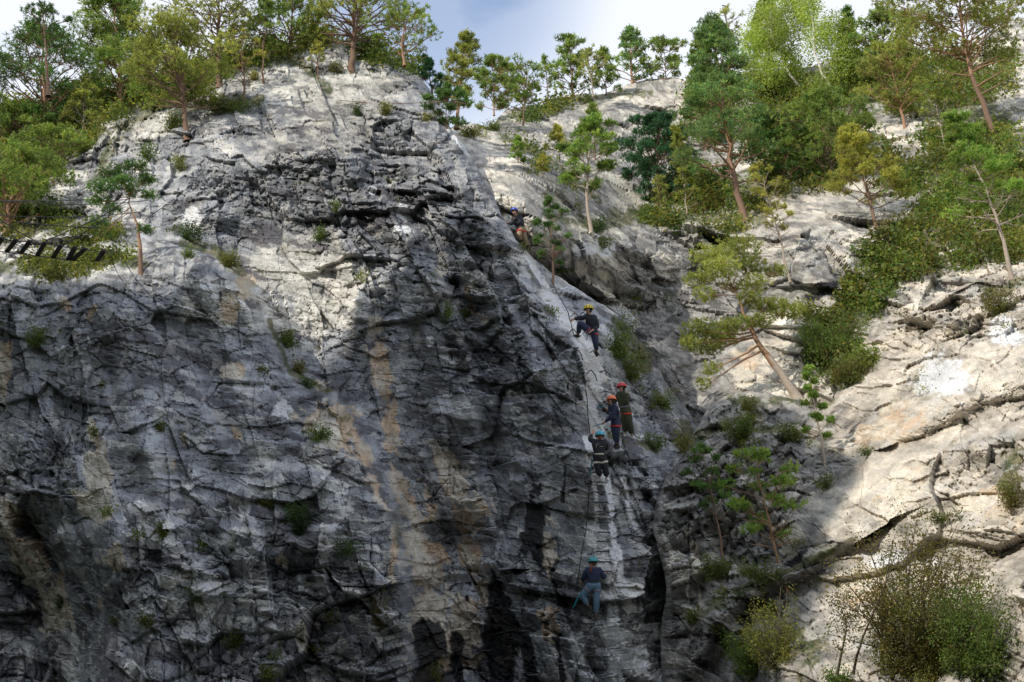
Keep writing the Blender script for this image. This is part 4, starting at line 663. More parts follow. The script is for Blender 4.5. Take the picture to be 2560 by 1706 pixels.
SH = [
 ('huge olive and rust coloured many stemmed bush filling the lower right corner', 925, 603, 100, 84, 'autumn', 34, 1.7, 2.4),
 ('darker green side of the big bush near the right edge', 975, 625, 44, 52, 'fresh', 12, 1.1, 2.1),
 ('twiggy pale yellow bush in front of the lower gully', 778, 630, 34, 46, 'yellow', 18, 0.55, 2.0),
 ('dark green bush at the foot of the pale yellow bush', 752, 655, 28, 24, 'fresh', 8, 1.0, 2.2),
 ('low bright green bush at the bottom edge under the pale slab', 838, 676, 22, 12, 'fresh', 8, 1.0, 2.2),
 ('dark bush at the bottom of the vivid green gully pine', 716, 566, 24, 13, 'mid', 10, 1.0, 2.2),
 ('bush on the ledge right of the vivid green gully pine', 762, 568, 26, 12, 'mid', 8, 0.8, 2.2),
 ('small bush below the crack on the grey rounded slab', 695, 612, 16, 10, 'mid', 6, 1.0, 2.2),
 ('spreading bright green bush behind the gnarled pine trunk', 836, 332, 44, 26, 'fresh', 14, 0.9, 2.4),
 ('leafy bush right behind the narrow young pine', 850, 366, 28, 20, 'olive', 10, 0.9, 2.3),
 ('dark leafy bush in the gully under the gnarled pine', 740, 424, 22, 14, 'mid', 8, 0.9, 2.3),
 ('yellowish bush left of the gnarled pine foot', 750, 404, 12, 8, 'yellow', 6, 0.9, 2.3),
 ('grey green bush on the ledge below the gnarled pine', 790, 430, 20, 10, 'mid', 8, 0.9, 2.3),
 ('vivid green bush right of the climber in the yellow helmet', 618, 340, 15, 20, 'fresh', 10, 0.9, 2.2),
 ('darker bush just under the vivid one right of the yellow helmeted climber', 630, 368, 17, 15, 'mid', 9, 1.0, 2.2),
 ('dark shrub in the gully crease above the red helmeted climber', 662, 396, 15, 12, 'mid', 7, 0.9, 2.2),
 ('shrub on the slope right of the red helmeted climber', 654, 440, 15, 10, 'mid', 7, 0.9, 2.2),
 ('yellow green shrub low in the gully crease', 684, 442, 12, 13, 'yellow', 6, 0.7, 2.2),
 ('shrub hanging in the crease beside the pale boulders', 602, 240, 12, 9, 'mid', 6, 0.8, 2.0),
 ('dark twiggy shrub under the bare trunked ledge pine', 596, 222, 12, 12, 'dark', 7, 0.7, 2.0),
 ('low green bush at the foot of the thin dark pine', 540, 252, 12, 7, 'olive', 6, 0.9, 2.0),
 ('pale green bush left of the foot of the thin dark pine', 562, 266, 15, 6, 'fresh', 6, 0.9, 2.0),
 ('round green bush lodged in the orange rock of the left block', 319, 432, 14, 9, 'fresh', 8, 1.2, 2.1),
 ('small tuft of bright moss like leaves on the plain dark wall', 161, 424, 5, 7, 'moss', 4, 1.2, 1.9),
 ('moss green cushion low on the left dark wall', 163, 528, 6, 10, 'moss', 4, 1.2, 1.9),
 ('small bush left of the orange streak on the left wall', 94, 430, 6, 6, 'fresh', 4, 1.0, 1.9),
 ('dark green bush on the grey wall under the hanging bridge', 38, 334, 13, 12, 'mid', 7, 1.0, 2.1),
 ('big dark bush on the ledge right of the twisted little pine', 190, 232, 17, 10, 'dark', 8, 1.0, 2.1),
 ('olive bush hanging over the edge above the sunlit patch', 228, 256, 17, 12, 'olive', 8, 0.8, 2.1),
 ('fresh green bush between the ledge bushes above the sunlit patch', 188, 252, 9, 6, 'fresh', 5, 1.0, 2.1),
 ('dark bush in the corner beside the sunlit patch', 286, 335, 9, 12, 'mid', 6, 0.9, 2.1),
 ('rust coloured dry bush in the corner of the left block', 298, 366, 9, 8, 'autumn', 6, 1.2, 2.0),
 ('dark bush under the rust coloured one', 307, 382, 10, 6, 'dark', 5, 1.0, 2.0),
 ('large dark bush on the broken ledge of the lower left wall', 297, 518, 18, 18, 'dark', 9, 1.0, 2.2),
 ('fresh green plants left of the large dark ledge bush', 268, 500, 13, 7, 'moss', 6, 0.9, 2.0),
 ('thin brownish bush in the lower middle corner', 380, 608, 10, 24, 'autumn', 8, 0.4, 2.0),
 ('mossy cushion on the lower left wall near the bottom', 268, 672, 17, 7, 'moss', 6, 0.9, 2.0),
 ('long mossy strip of plants low on the left wall', 236, 640, 20, 7, 'moss', 7, 0.9, 2.0),
 ('green cushion above the bottom left corner', 146, 620, 15, 5, 'moss', 6, 0.9, 2.0),
 ('small dark bush at the left arete near the bottom', 40, 528, 8, 12, 'dark', 5, 0.9, 2.0),
 ('dark bush lower down the left arete', 60, 600, 10, 10, 'dark', 5, 0.8, 2.0),
 ('dark bush in the middle of the lower left wall', 195, 590, 12, 14, 'dark', 6, 0.5, 2.0),
 ('yellow leaved bush on the seep at the bottom', 436, 672, 9, 15, 'yellow', 6, 0.4, 1.9),
 ('dark green bushes on the broken ledge left of the cave', 346, 545, 16, 10, 'dark', 6, 0.7, 2.0),
 ('fresh green hanging plants in the upper groove', 336, 204, 5, 9, 'fresh', 5, 0.9, 1.9),
 ('olive plants in the groove under the overhang at mid height', 447, 308, 7, 11, 'fresh', 5, 0.8, 1.9),
 ('small fan shaped shrub on the upper face', 320, 232, 9, 8, 'fresh', 5, 0.9, 1.9),
 ('little yellow pine like shrub high on the upper face', 385, 108, 8, 8, 'yellow', 5, 1.0, 1.9),
 ('dark bush high on the upper face left of the little yellow shrub', 358, 108, 8, 7, 'dark', 5, 0.9, 1.9),
 ('dry golden plant left of the upper face below the ledge pine', 180, 160, 8, 12, 'yellow', 5, 0.7, 1.9),
 ('long juniper mat draped over the pale rocks under the ledge pine', 225, 104, 36, 8, 'mid', 12, 1.2, 2.1),
 ('bush at the foot of the ledge pine', 172, 120, 16, 10, 'mid', 7, 0.9, 2.1),
 ('green shrub on the left rocks beside the pale step', 148, 150, 12, 10, 'fresh', 6, 1.0, 2.1),
 ('round yellow green shrub on the summit rocks', 254, 76, 7, 5, 'yellow', 5, 1.1, 1.9),
 ('yellowing shrub on the summit rocks beside the tall thin crowned pine', 236, 62, 15, 8, 'yellow', 6, 0.8, 1.9),
 ('bush left of the fork pine on top of the buttress', 335, 66, 12, 6, 'olive', 6, 0.8, 1.9),
 ('yellow green bush in the notch below the notch pine', 468, 130, 15, 8, 'yellow', 7, 1.0, 2.1),
 ('low dark juniper on the shelf right of the notch', 492, 126, 18, 5, 'mid', 7, 1.0, 2.0),
 ('bush below the vivid wall sapling', 622, 322, 16, 8, 'mid', 6, 0.6, 2.0),
 ('sunlit shrub cluster on the shadow line of the right slope', 826, 480, 14, 10, 'mid', 6, 0.6, 2.1),
 ('tall thin orange tinged shrub at the right edge', 1012, 484, 16, 28, 'autumn', 8, 0.6, 2.1),
 ('low plants on top of the smooth slab above the big bush', 938, 516, 30, 6, 'moss', 7, 0.6, 2.0),
 ('dry bush on the pale rock near the right edge above the slab', 1000, 300, 24, 16, 'autumn', 9, 0.7, 2.2),
 ('grey bush at the shadow edge left of the big slab', 868, 450, 12, 6, 'mid', 5, 0.6, 2.1)]
for i, (lab, cx, cy, w_, h_, kd, ns_, dn, tp_) in enumerate(SH): shrub(lab, cx, cy, w_, h_, kd, 300 + i, ns_, dn, 'leaf', GS, tuftpx=tp_)

def cover(name, label, cat, poly_list, n, size, kinds, seed, nb=6, style='leaf', hgt=0.25, heap=3.0):
    """uncountable low growth scattered over the rock inside picture polygons"""
    rng = np.random.default_rng(seed); cr = Acc(); cr.tri = []; P = []; Kd = []
    tot = sum(w for _, w in poly_list)
    for poly, w in poly_list:
        pa = np.array(poly, float); m = int(n * w / tot); x0, y0 = pa.min(0); x1, y1 = pa.max(0); c = 0; tries = 0
        seeds = np.stack([rng.uniform(x0, x1, 900), rng.uniform(y0, y1, 900)], 1); seeds = seeds[inside(seeds[:, 0], seeds[:, 1], poly)][:max(6, m // 45)]
        if not len(seeds): continue
        while c < m and tries < m * 6:
            tries += 1; sx, sy = seeds[rng.integers(len(seeds))]; px = sx + rng.normal() * heap * 2.2; py = sy + rng.normal() * heap
            if not inside(np.array([px]), np.array([py]), poly)[0]: continue
            d = hit(px, py, -1)
            if d < 0: continue
            P.append(at(px, py, d - 0.03) + np.array([0, 0, 1]) * abs(rng.normal()) * hgt * d / 50.0); Kd.append((int(sx * 7 + sy * 3) + (rng.random() < 0.2)) % len(kinds)); c += 1
    P = np.array(P); Kd = np.array(Kd)
    for k, kind in enumerate(kinds):
        m = Kd == k
        if not m.any(): continue
        Q = P[m]; sz = size * np.linalg.norm(Q - CAM, axis=1) / 50.0 * rng.uniform(0.6, 1.4, len(Q)); col = tint_of(kind, len(Q), rng) * (0.62 * (1 + 0.5 * vnoise(Q, 0.9, 77)))[:, None]
        (needles if style == 'needle' else leaves)(cr, Q, sz, nb, col, rng)
    Fl = [np.concatenate(cr.F)] + ([np.concatenate(cr.tri)] if cr.tri else [])
    return tag(mesh_np(name, np.concatenate(cr.V), Fl, M['leaf'], attrs={'tint': np.concatenate(cr.C)}), label, cat, None, 'stuff')
cover('undergrowth', 'dense mixed low bushes and heather covering the upper right slope', 'undergrowth',
      [([(838, 300), (850, 262), (890, 226), (940, 196), (1000, 160), (1030, 160), (1030, 262), (985, 272), (940, 270), (900, 290), (862, 330), (830, 345)], 5.5), ([(880, 150), (940, 130), (1030, 130), (1030, 170), (960, 190), (900, 200), (880, 190)], 2.2),
       ([(690, 170), (740, 190), (770, 215), (700, 222), (655, 225), (650, 205)], 1.2), ([(750, 130), (830, 120), (870, 150), (850, 190), (780, 200), (740, 180)], 2.0), ([(860, 60), (960, 60), (1020, 60), (1020, 100), (900, 120), (860, 100)], 2.0), ([(680, 80), (760, 80), (860, 80), (860, 120), (760, 130), (690, 120)], 2.0), ([(800, 310), (850, 330), (880, 360), (850, 395), (812, 390)], 1.0)],
      20000, 0.15, ['mid', 'fresh', 'olive', 'autumn', 'fresh', 'yellow'], 5)
cover('undergrowth', 'green bushes and young growth between the pines of the left shoulder', 'undergrowth',
      [([(-5, 140), (40, 130), (60, 160), (50, 195), (-5, 205)], 1.5), ([(60, 110), (110, 90), (150, 85), (160, 100), (110, 125), (90, 150), (60, 165)], 1.6), ([(130, 92), (200, 60), (240, 45), (330, 30), (340, 46), (250, 70), (200, 95), (140, 112)], 2.0), ([(0, 95), (60, 92), (180, 75), (200, 90), (100, 130), (0, 150)], 1.6), ([(330, 40), (400, 52), (425, 75), (410, 80), (360, 62)], 0.4)],
      10000, 0.15, ['mid', 'olive', 'fresh', 'yellow', 'mid'], 6)
cover('ledge_grass', 'grass and small herbs on the sloping ledge below the hanging bridge', 'grass', [([(20, 262), (60, 256), (110, 256), (150, 258), (130, 272), (100, 280), (50, 284), (20, 276)], 3), ([(0, 214), (60, 205), (90, 225), (60, 240), (0, 240)], 1), ([(60, 232), (110, 222), (120, 240), (80, 246)], 1)], 1800, 0.15, ['moss', 'olive', 'yellow', 'mid', 'moss'], 7, hgt=0.2, heap=2.4)
cover('rim_grass', 'grass and juniper along the mossy shelf under the fir and the rim', 'grass', [([(620, 214), (660, 220), (700, 228), (740, 222), (760, 232), (700, 234), (640, 226)], 1.5), ([(480, 126), (530, 118), (560, 102), (600, 96), (600, 102), (560, 112), (520, 128)], 1), ([(500, 140), (540, 150), (560, 170), (590, 190), (560, 186), (520, 164)], 0.5), ([(700, 230), (735, 235), (735, 250), (705, 242)], 0.5)], 1500, 0.14, ['mid', 'moss', 'dark', 'yellow'], 8, heap=2.2)
cover('crevice_plants', 'scattered grass tufts and small plants in the cracks of the cliff face', 'plants', [([(150, 150), (440, 110), (560, 300), (600, 420), (200, 420), (0, 320), (0, 290), (180, 290)], 2.4), ([(100, 500), (380, 480), (400, 680), (80, 680)], 2.2), ([(620, 330), (700, 420), (690, 440), (640, 460), (600, 330)], 1.0), ([(690, 430), (800, 400), (820, 440), (720, 480)], 1.2), ([(690, 580), (800, 540), (860, 540), (800, 620), (720, 680)], 1.4), ([(470, 130), (600, 170), (620, 250), (540, 200)], 1), ([(880, 300), (1030, 270), (1030, 400), (900, 420)], 0.3), ([(560, 270), (700, 300), (720, 400)], 0.4)], 1500, 0.09, ['moss', 'mid', 'olive', 'moss', 'yellow'], 9, hgt=0.06, heap=1.4)

# ------------------------------------------------------------------ hanging plank bridge, cables, rungs
def wire(name, pts, r, mat, parent=None, label=None, cat=None, group=None, kind=None):
    V, Fq, _ = tube_np(np.array(pts), r, r, 5); o = mesh_np(name, V, Fq, mat, parent, smooth=True)
    return tag(o, label, cat, group, kind) if label else o
def sagline(p, q, sag, n=14):
    p = np.array(p, float); q = np.array(q, float); t = np.linspace(0, 1, n)[:, None]; r = p + (q - p) * t; r[:, 2] -= (4 * sag * t * (1 - t))[:, 0]; return r
ptop = [(2, 238), (16.3, 239.7), (30, 240.8), (44.9, 242.5), (60.9, 245.3), (75.2, 247.1), (85.2, 248.6), (104, 250.7)]
pbot = [(-5, 249.5), (7.1, 251.2), (21.4, 252.5), (37.7, 254.8), (53.5, 256.8), (68.3, 259.1), (73.4, 259.3), (97.4, 259.9)]
DB = 37.6
def lvl(px, py, z):          # point seen at (px, py) at height z
    v = FW + RT * ((px - 512) / F) + UP * ((341 - py) / F); return CAM + v * ((z - CAM[2]) / v[2])
brg = empty('hanging_bridge', Vector(at(50, 250, DB))); tag(brg, 'hanging footbridge of dark planks on steel cables at the left edge', 'footbridge')
tops = []; bots = []
for k, (a, b) in enumerate(zip(ptop, pbot)):
    A_ = at(a[0], a[1], DB); z_ = A_[2]; B2 = lvl(b[0], b[1], z_); tops.append(A_); bots.append(B2)
    ax = unit(B2 - A_); sd = np.cross(ax, np.array([0, 0, 1.0])); sd = unit(sd) * (0.062); up_ = np.array([0, 0, 0.022]); e_ = ax * 0.03
    if k == 7: up_ = np.array([0, 0, 0.03])
    c8 = [A_ - e_ - sd - up_, A_ - e_ + sd - up_, B2 + e_ + sd - up_, B2 + e_ - sd - up_]; V = np.array(c8 + [c + 2 * up_ for c in c8]); Fq = np.array([[0, 1, 2, 3], [7, 6, 5, 4], [0, 4, 5, 1], [1, 5, 6, 2], [2, 6, 7, 3], [3, 7, 4, 0]])
    pl = mesh_np('plank', V, Fq, M['plank'], brg); bv = pl.modifiers.new('bevel', 'BEVEL'); bv.width = 0.008; bv.segments = 2
mid_t = np.array([at(-60, 236, DB)] + [t + np.array([0, 0, -0.035]) for t in tops] + [hitp(121, 253)]); mid_b = np.array([lvl(-70, 249, bots[0][2])] + [b + np.array([0, 0, -0.035]) for b in bots] + [hitp(112, 262)])
wire('deck_cable', mid_t, 0.014, M['steel'], brg); wire('deck_cable', mid_b, 0.014, M['steel'], brg)
wire('handrail_cable', sagline(at(-60, 193, DB), hitp(150, 200), 0.25), 0.014, M['steel'], brg)
wire('handrail_cable', sagline(at(-60, 210, DB + 0.3), hitp(140, 212), 0.2), 0.014, M['steel'], brg)
for (a, b) in (((0, 219.5), (38, 242.6)), ((0, 235), (33, 252.5)), ((46, 240.5), (104, 215)), ((62, 246.5), (112, 214)), ((104, 215), (137, 192)), ((15, 222), (100, 228))):
    wire('stay_cable', sagline(at(a[0], a[1], DB + 0.1), at(b[0], b[1], DB + 0.6), 0.02, 6), 0.014, M['steel'], brg)
wire('stay_cable', sagline(at(-60, 199, DB), hitp(128, 197), 0.1), 0.014, M['steel'], brg)

GI = 'iron rungs of the climbing route'
def rung(px, py, w, label, tilt=0.0, out=0.13, drop=2.6, d=None, yaw=0.0):
    """staple: two legs drilled into the rock, bar w px wide"""
    hs_ = sorted(hit(px + a_ * w / 2, py + b_, 40) for a_ in (-1, 0, 1) for b_ in (-3, 0, 3)); dl = d or (hs_[0] if hs_[4] - hs_[0] < 0.5 else hs_[2]); s = dl / F
    c, s_ = math.cos(math.radians(tilt)), math.sin(math.radians(tilt))
    a = at(px - w / 2 * c, py - w / 2 * s_, dl - out); b = at(px + w / 2 * c, py + w / 2 * s_, dl - out)
    dn = at(px, py + drop, dl) - at(px, py, dl); back = FW * (out + 0.30) + dn
    ux = (b - a) / np.linalg.norm(b - a); k = 0.035
    pts = [a + back, a + back * 0.12, a + back * 0.03 + ux * k * 0.4, a + ux * k, (a + b) / 2, b - ux * k, b + back * 0.03 - ux * k * 0.4, b + back * 0.12, b + back]
    V, Fq, _ = tube_np(np.array(pts), 0.016, 0.016, 6); o = mesh_np('iron_rung', V, Fq, M['iron'], smooth=True)
    return tag(o, label, 'rung', GI)
def arc_rung(x0, y0, xt, yt, x1, y1, label, out=0.2):
    """bow shaped step seen from the side: feet in the rock at both ends"""
    d0 = hit(x0, y0, 41); d1 = hit(x1, y1, 41); d0 = min(d0, d1 + 0.6); d1 = min(d1, d0 + 0.6); dm = min(d0, d1) - out
    p0 = at(x0, y0, d0 + 0.08); p1 = at(x1, y1, d1 + 0.08); a = at(x0 + (xt - x0) * 0.75, y0 + (yt - y0) * 0.9, dm); m = at(xt, yt, dm); b = at(xt + (x1 - xt) * 0.7, yt + (y1 - yt) * 0.45, dm)
    V, Fq, _ = tube_np(np.array([p0, p0 * 0.35 + a * 0.65, a, m, b, b * 0.5 + p1 * 0.5, p1]), 0.016, 0.016, 6)
    return tag(mesh_np('iron_rung', V, Fq, M['iron'], smooth=True), label, 'rung', GI)
LAD = [(599.0, 472.2), (597.5, 482.0), (598.5, 491.8), (601.5, 502.0), (603.0, 511.8), (603.5, 522.6), (604.2, 532.2), (604.5, 541.3), (603.2, 551.4), (604.4, 561.7), (605.8, 571.2)]
ords = ['topmost', 'second', 'third', 'fourth', 'fifth', 'sixth', 'seventh', 'eighth', 'ninth', 'tenth', 'eleventh']
for k, (x, y) in enumerate(LAD): rung(x, y, 12.4, 'bent iron rung, %s from the top of the pale ladder strip above the lowest climber' % ords[k], d=None)
for x, y, w_, lab in ((597, 601, 10, 'iron rung behind the raised boot of the lowest climber'), (598, 612.5, 11, 'iron rung at the ankle of the lowest climber'), (588.5, 623.5, 12, 'iron rung under the standing foot of the lowest climber'), (589.5, 634.5, 12.5, 'curved rung first below the lowest climber'), (585.5, 642.5, 12.5, 'rung second below the lowest climber on white streaked rock'), (588, 653, 12.5, 'rung third below the lowest climber on white streaked rock'),
                   (562.5, 664, 12.5, 'rung near the bottom edge left of the white streaks'), (554, 622.5, 12, 'lone rung on the cable left of the lowest climber'), (525, 631, 12, 'rung on the black seep beside the cable'), (485.5, 650.5, 12.5, 'uppermost of three rungs on the streaked wall at the bottom centre'), (483.5, 661.5, 12.5, 'middle of three rungs on the streaked wall at the bottom centre'), (480.5, 672.5, 12.5, 'lowest of three rungs on the streaked wall at the bottom centre'), (534, 675, 12.5, 'rung at the bottom edge below the black seep')):
    rung(x, y, w_, lab)
for a in (((570.5, 317), (575, 313), (581, 321), 'bow shaped rung at the hand of the yellow helmeted climber'), ((579.5, 316), (583, 312), (586, 317), 'small bow rung behind the arm of the yellow helmeted climber'), ((569.5, 332), (573.5, 329), (578.5, 338), 'bow rung over the foot of the yellow helmeted climber'), ((573.5, 354.5), (578, 350), (583, 361), 'bow rung on the white streak below the yellow helmeted climber'), ((590, 352.5), (594, 350.5), (600, 356), 'bow rung under the hanging foot of the yellow helmeted climber'),
          ((587, 374), (591, 370), (597, 381), 'left bow rung between the yellow and red helmeted climbers'), ((600.5, 372), (605, 370.5), (611, 378), 'right bow rung between the yellow and red helmeted climbers'), ((601, 392.5), (606, 391), (613, 395), 'bow rung above the orange helmeted climber'), ((601.5, 411), (605, 408.5), (609, 406), 'short rung held by the orange helmeted climber'),
          ((510.5, 229), (515, 230), (517, 235), 'rung on the edge at the knee of the blue helmeted climber'), ((520.5, 243.5), (524, 244.5), (530, 250), 'rung on the edge under the blue helmeted climber'), ((211, 150), (216, 148), (221, 150), 'bow rung highest in the group on the upper left face'), ((219, 155), (225, 154), (229, 158), 'bow rung second in the group on the upper left face'), ((210, 168), (215, 166), (220, 169), 'bow rung third in the group on the upper left face'), ((186, 188), (191, 185), (196, 187), 'bow rung above the twisted little pine'), ((162, 208), (167, 204), (173, 205), 'bow rung right of the twisted little pine'),
          ((450, 102), (458, 100), (466, 103), 'rung on the skyline under the summit cable'), ((487, 180), (490, 178), (492, 182), 'small rung on the right edge of the buttress')):
    arc_rung(a[0][0], a[0][1], a[1][0], a[1][1], a[2][0], a[2][1], a[3])
def rope(name, pxs, r, mat, label, cat, lift=0.06, d=None, sag=0.0):
    pts = []; ds = [hit(x, y, 42) for x, y in pxs]
    for i, (x, y) in enumerate(pxs): pts.append(at(x, y, (min(ds[i], np.median(ds[max(0, i - 2):i + 3]) + 0.3) if d is None else d) - lift))
    V, Fq, _ = tube_np(np.array(pts), r, r, 5); return tag(mesh_np(name, V, Fq, mat, smooth=True), label, cat)
rope('steel_cable', [(449, 690), (456, 672), (462, 650), (466, 640), (490, 635), (512, 630), (530, 627), (548, 621), (566, 614), (572, 604), (576, 590), (579, 572), (582, 552), (586, 530), (588, 508), (589, 490), (591, 472), (592, 452), (590, 434), (588, 416), (587, 398), (584, 378), (579, 356), (574, 335), (568, 312), (556, 290), (545, 270), (530, 250), (520, 232), (508, 216)], 0.014, M['steel'], 'thin steel safety cable running up beside the rungs of the climbing route', 'cable')
rope('steel_cable', [(337, 100), (360, 102), (378, 104), (400, 103.5), (425, 102.5), (448, 101.5), (466, 104)], 0.012, simple('rusty_cable', (0.22, 0.11, 0.07), 0.8), 'rusty cable strung level across the upper face below the summit', 'cable')
rope('steel_cable', [(204, 170), (190, 186), (178, 196), (165, 206), (150, 216), (140, 226)], 0.014, M['steel'], 'dark cable slanting down the upper left face to the twisted little pine', 'cable')
wire('zip_cable', sagline(hitp(500, 208), hitp(610, 240), 0.3), 0.014, M['steel'], None, 'thin cable strung from the buttress edge past the blue helmeted climber', 'cable')
# ------------------------------------------------------------------ climbers
M['skin'] = simple('skin', (0.48, 0.27, 0.19), 0.55, var=0.08, bscale=30)
M['black'] = simple('black_cloth', (0.018, 0.020, 0.028), 0.85, bump=0.3, bscale=30, var=0.3)
M['navy'] = simple('navy_cloth', (0.020, 0.030, 0.070), 0.85, bump=0.3, bscale=30, var=0.25)
M['olive'] = simple('olive_cloth', (0.040, 0.050, 0.024), 0.88, bump=0.3, bscale=25, var=0.25)
M['tan'] = simple('tan_cloth', (0.34, 0.25, 0.16), 0.88, bump=0.3, bscale=25, var=0.25)
M['bluegrey'] = simple('blue_grey_cloth', (0.115, 0.19, 0.28), 0.75, bump=0.25, bscale=25, var=0.15)
M['greyvest'] = simple('grey_quilted_cloth', (0.10, 0.10, 0.11), 0.85, bump=0.3, bscale=20, var=0.3)
M['white'] = simple('white_shoe', (0.72, 0.72, 0.74), 0.6, var=0.08)
M['boot'] = simple('dark_boot', (0.022, 0.020, 0.020), 0.6, var=0.3)
M['sole'] = simple('boot_sole', (0.13, 0.11, 0.09), 0.8, var=0.3)
M['hair_dark'] = simple('dark_hair', (0.020, 0.014, 0.010), 0.6, var=0.4, bscale=80)
M['hair_red'] = simple('auburn_hair', (0.16, 0.045, 0.022), 0.55, var=0.4, bscale=80)
M['web_red'] = simple('red_webbing', (0.50, 0.025, 0.020), 0.6, var=0.1)
M['web_white'] = simple('cream_webbing', (0.55, 0.50, 0.42), 0.7, var=0.1)
M['web_grey'] = simple('grey_webbing', (0.16, 0.14, 0.17), 0.7, var=0.15)
M['web_black'] = simple('black_webbing', (0.015, 0.015, 0.018), 0.6)
M['teal'] = simple('teal_rope', (0.02, 0.28, 0.33), 0.6, var=0.15)
M['face_dark'] = simple('eye_and_brow', (0.03, 0.018, 0.014), 0.5)
M['lip'] = simple('lips', (0.36, 0.13, 0.10), 0.5)
for k_, c_ in (('h_yellow', (0.78, 0.60, 0.015)), ('h_blue', (0.025, 0.045, 0.45)), ('h_red', (0.60, 0.015, 0.025)), ('h_orange', (0.80, 0.17, 0.045)), ('h_cyan', (0.010, 0.36, 0.52)), ('h_teal', (0.010, 0.30, 0.33))): M[k_] = simple('helmet_' + k_[2:], c_, 0.28, var=0.04, coat=0.4)
M['logo'] = simple('cream_print', (0.50, 0.45, 0.33), 0.8)

def skin_obj(name, verts, edges, radii, mat, parent, sub=2, root=0, fold=0.0):
    me = bpy.data.meshes.new(name + '_cage'); me.from_pydata([tuple(v) for v in verts], edges, []); o = bpy.data.objects.new(name + '_cage', me); link(o)
    m = o.modifiers.new('skin', 'SKIN'); m.use_smooth_shade = True
    for i, r in enumerate(radii):
        r = r if isinstance(r, tuple) else (r, r); me.skin_vertices[0].data[i].radius = r
    me.skin_vertices[0].data[root].use_root = True
    sb = o.modifiers.new('sub', 'SUBSURF'); sb.levels = sub; sb.render_levels = sub
    dg = bpy.context.evaluated_depsgraph_get(); ev = o.evaluated_get(dg); nm = bpy.data.meshes.new_from_object(ev); bpy.data.objects.remove(o); bpy.data.meshes.remove(me)
    nm.name = name; nm.materials.clear(); nm.materials.append(mat)
    if fold:
        n_ = len(nm.vertices); co = np.zeros(n_ * 3, np.float32); no = np.zeros(n_ * 3, np.float32); nm.vertices.foreach_get('co', co); nm.vertex_normals.foreach_get('vector', no)
        co = co.reshape(-1, 3).astype(float); Q_ = co * np.array([1.0, 1.0, 1.9]); dsp = (1 - 2 * np.abs(fbm(Q_, 0.11, 3, 3, 0.5))) * fold; co = co + no.reshape(-1, 3) * dsp[:, None]; nm.vertices.foreach_set('co', co.ravel().astype(np.float32))
    if parent is not None: nm.transform(Matrix.Translation(-Vector(parent.location)))
    r = bpy.data.objects.new(name, nm); link(r); r.parent = parent; return r
def ellip(name, c, ax, rad, mat, parent, lo=-1.0, seg=20, rings=12):
    """ellipsoid with axes ax (3x3 rows), kept above lo along the third axis"""
    V = []; n = rings
    t0 = math.acos(max(-1, min(1, lo)))
    for i in range(n + 1):
        t = t0 * i / n
        for j in range(seg): p = 2 * math.pi * j / seg; V.append((math.sin(t) * math.cos(p), math.sin(t) * math.sin(p), math.cos(t)))
    V = np.array(V) * np.array(rad); V = np.array(c) + V @ np.array(ax); ix = np.arange((n + 1) * seg).reshape(n + 1, seg); j = np.roll(ix, -1, 1)
    Fq = np.stack([ix[:-1], ix[1:], j[1:], j[:-1]], -1).reshape(-1, 4); return mesh_np(name, V, Fq, mat, parent, smooth=True)
def ring(name, c, ax, r1, r2, wd, mat, parent, thick=0.006):
    """a strap round a limb or waist: centre, axes (x, y in its plane, z its normal)"""
    V = []; n = 24; ax = np.array(ax)
    for j in range(n):
        p = 2 * math.pi * j / n; o = np.array([math.cos(p) * r1, math.sin(p) * r2, 0]); u = np.array([math.cos(p), math.sin(p), 0])
        for k, (dz, dr) in enumerate(((-wd / 2, 0), (-wd / 2, thick), (wd / 2, thick), (wd / 2, 0))): V.append(np.array(c) + (o + u * dr + np.array([0, 0, dz])) @ ax)
    ix = np.arange(n * 4).reshape(n, 4); j = np.roll(ix, -1, 0); k = np.roll(ix, -1, 1); Fq = np.stack([ix, k, np.roll(k, -1, 0), j], -1).reshape(-1, 4)
    return mesh_np(name, np.array(V), Fq, mat, parent, smooth=True)
def frame(z, x):
    z = unit(np.array(z, float)); x = np.array(x, float); x = unit(x - z * (x @ z)); return np.array([x, np.cross(z, x), z])
def hand_cage(w, h, curl, scale=1.0):
    """palm, four unequal bent fingers and a thumb from wrist w along the hand direction to h; returns verts, edges, radii (first vertex = wrist)"""
    w = np.array(w); d = unit(np.array(h) - w); cur = unit(np.array(curl) - d * (np.array(curl) @ d)); sdv = np.cross(d, cur); L_ = 0.185 * scale
    V = [w, w + d * L_ * 0.28]; E = [(0, 1)]; R = [0.026, (0.034, 0.022)]
    for k, (off, ln) in enumerate(((-0.030, 0.88), (-0.010, 1.0), (0.010, 0.95), (0.030, 0.76))):
        b = w + d * L_ * 0.50 + sdv * off * scale; m = b + d * 0.042 * ln + cur * 0.012; e = m + d * 0.016 * ln + cur * 0.032 * ln; i = len(V); V += [b, m, e]; E += [(1, i), (i, i + 1), (i + 1, i + 2)]; R += [0.011, 0.0095, 0.008]
    b = w + d * L_ * 0.25 - sdv * 0.040 * scale; m = b + d * 0.035 - sdv * 0.018 + cur * 0.012; i = len(V); V += [b, m, m + d * 0.022 + cur * 0.016]; E += [(1, i), (i, i + 1), (i + 1, i + 2)]; R += [0.013, 0.011, 0.009]
    return V, E, R
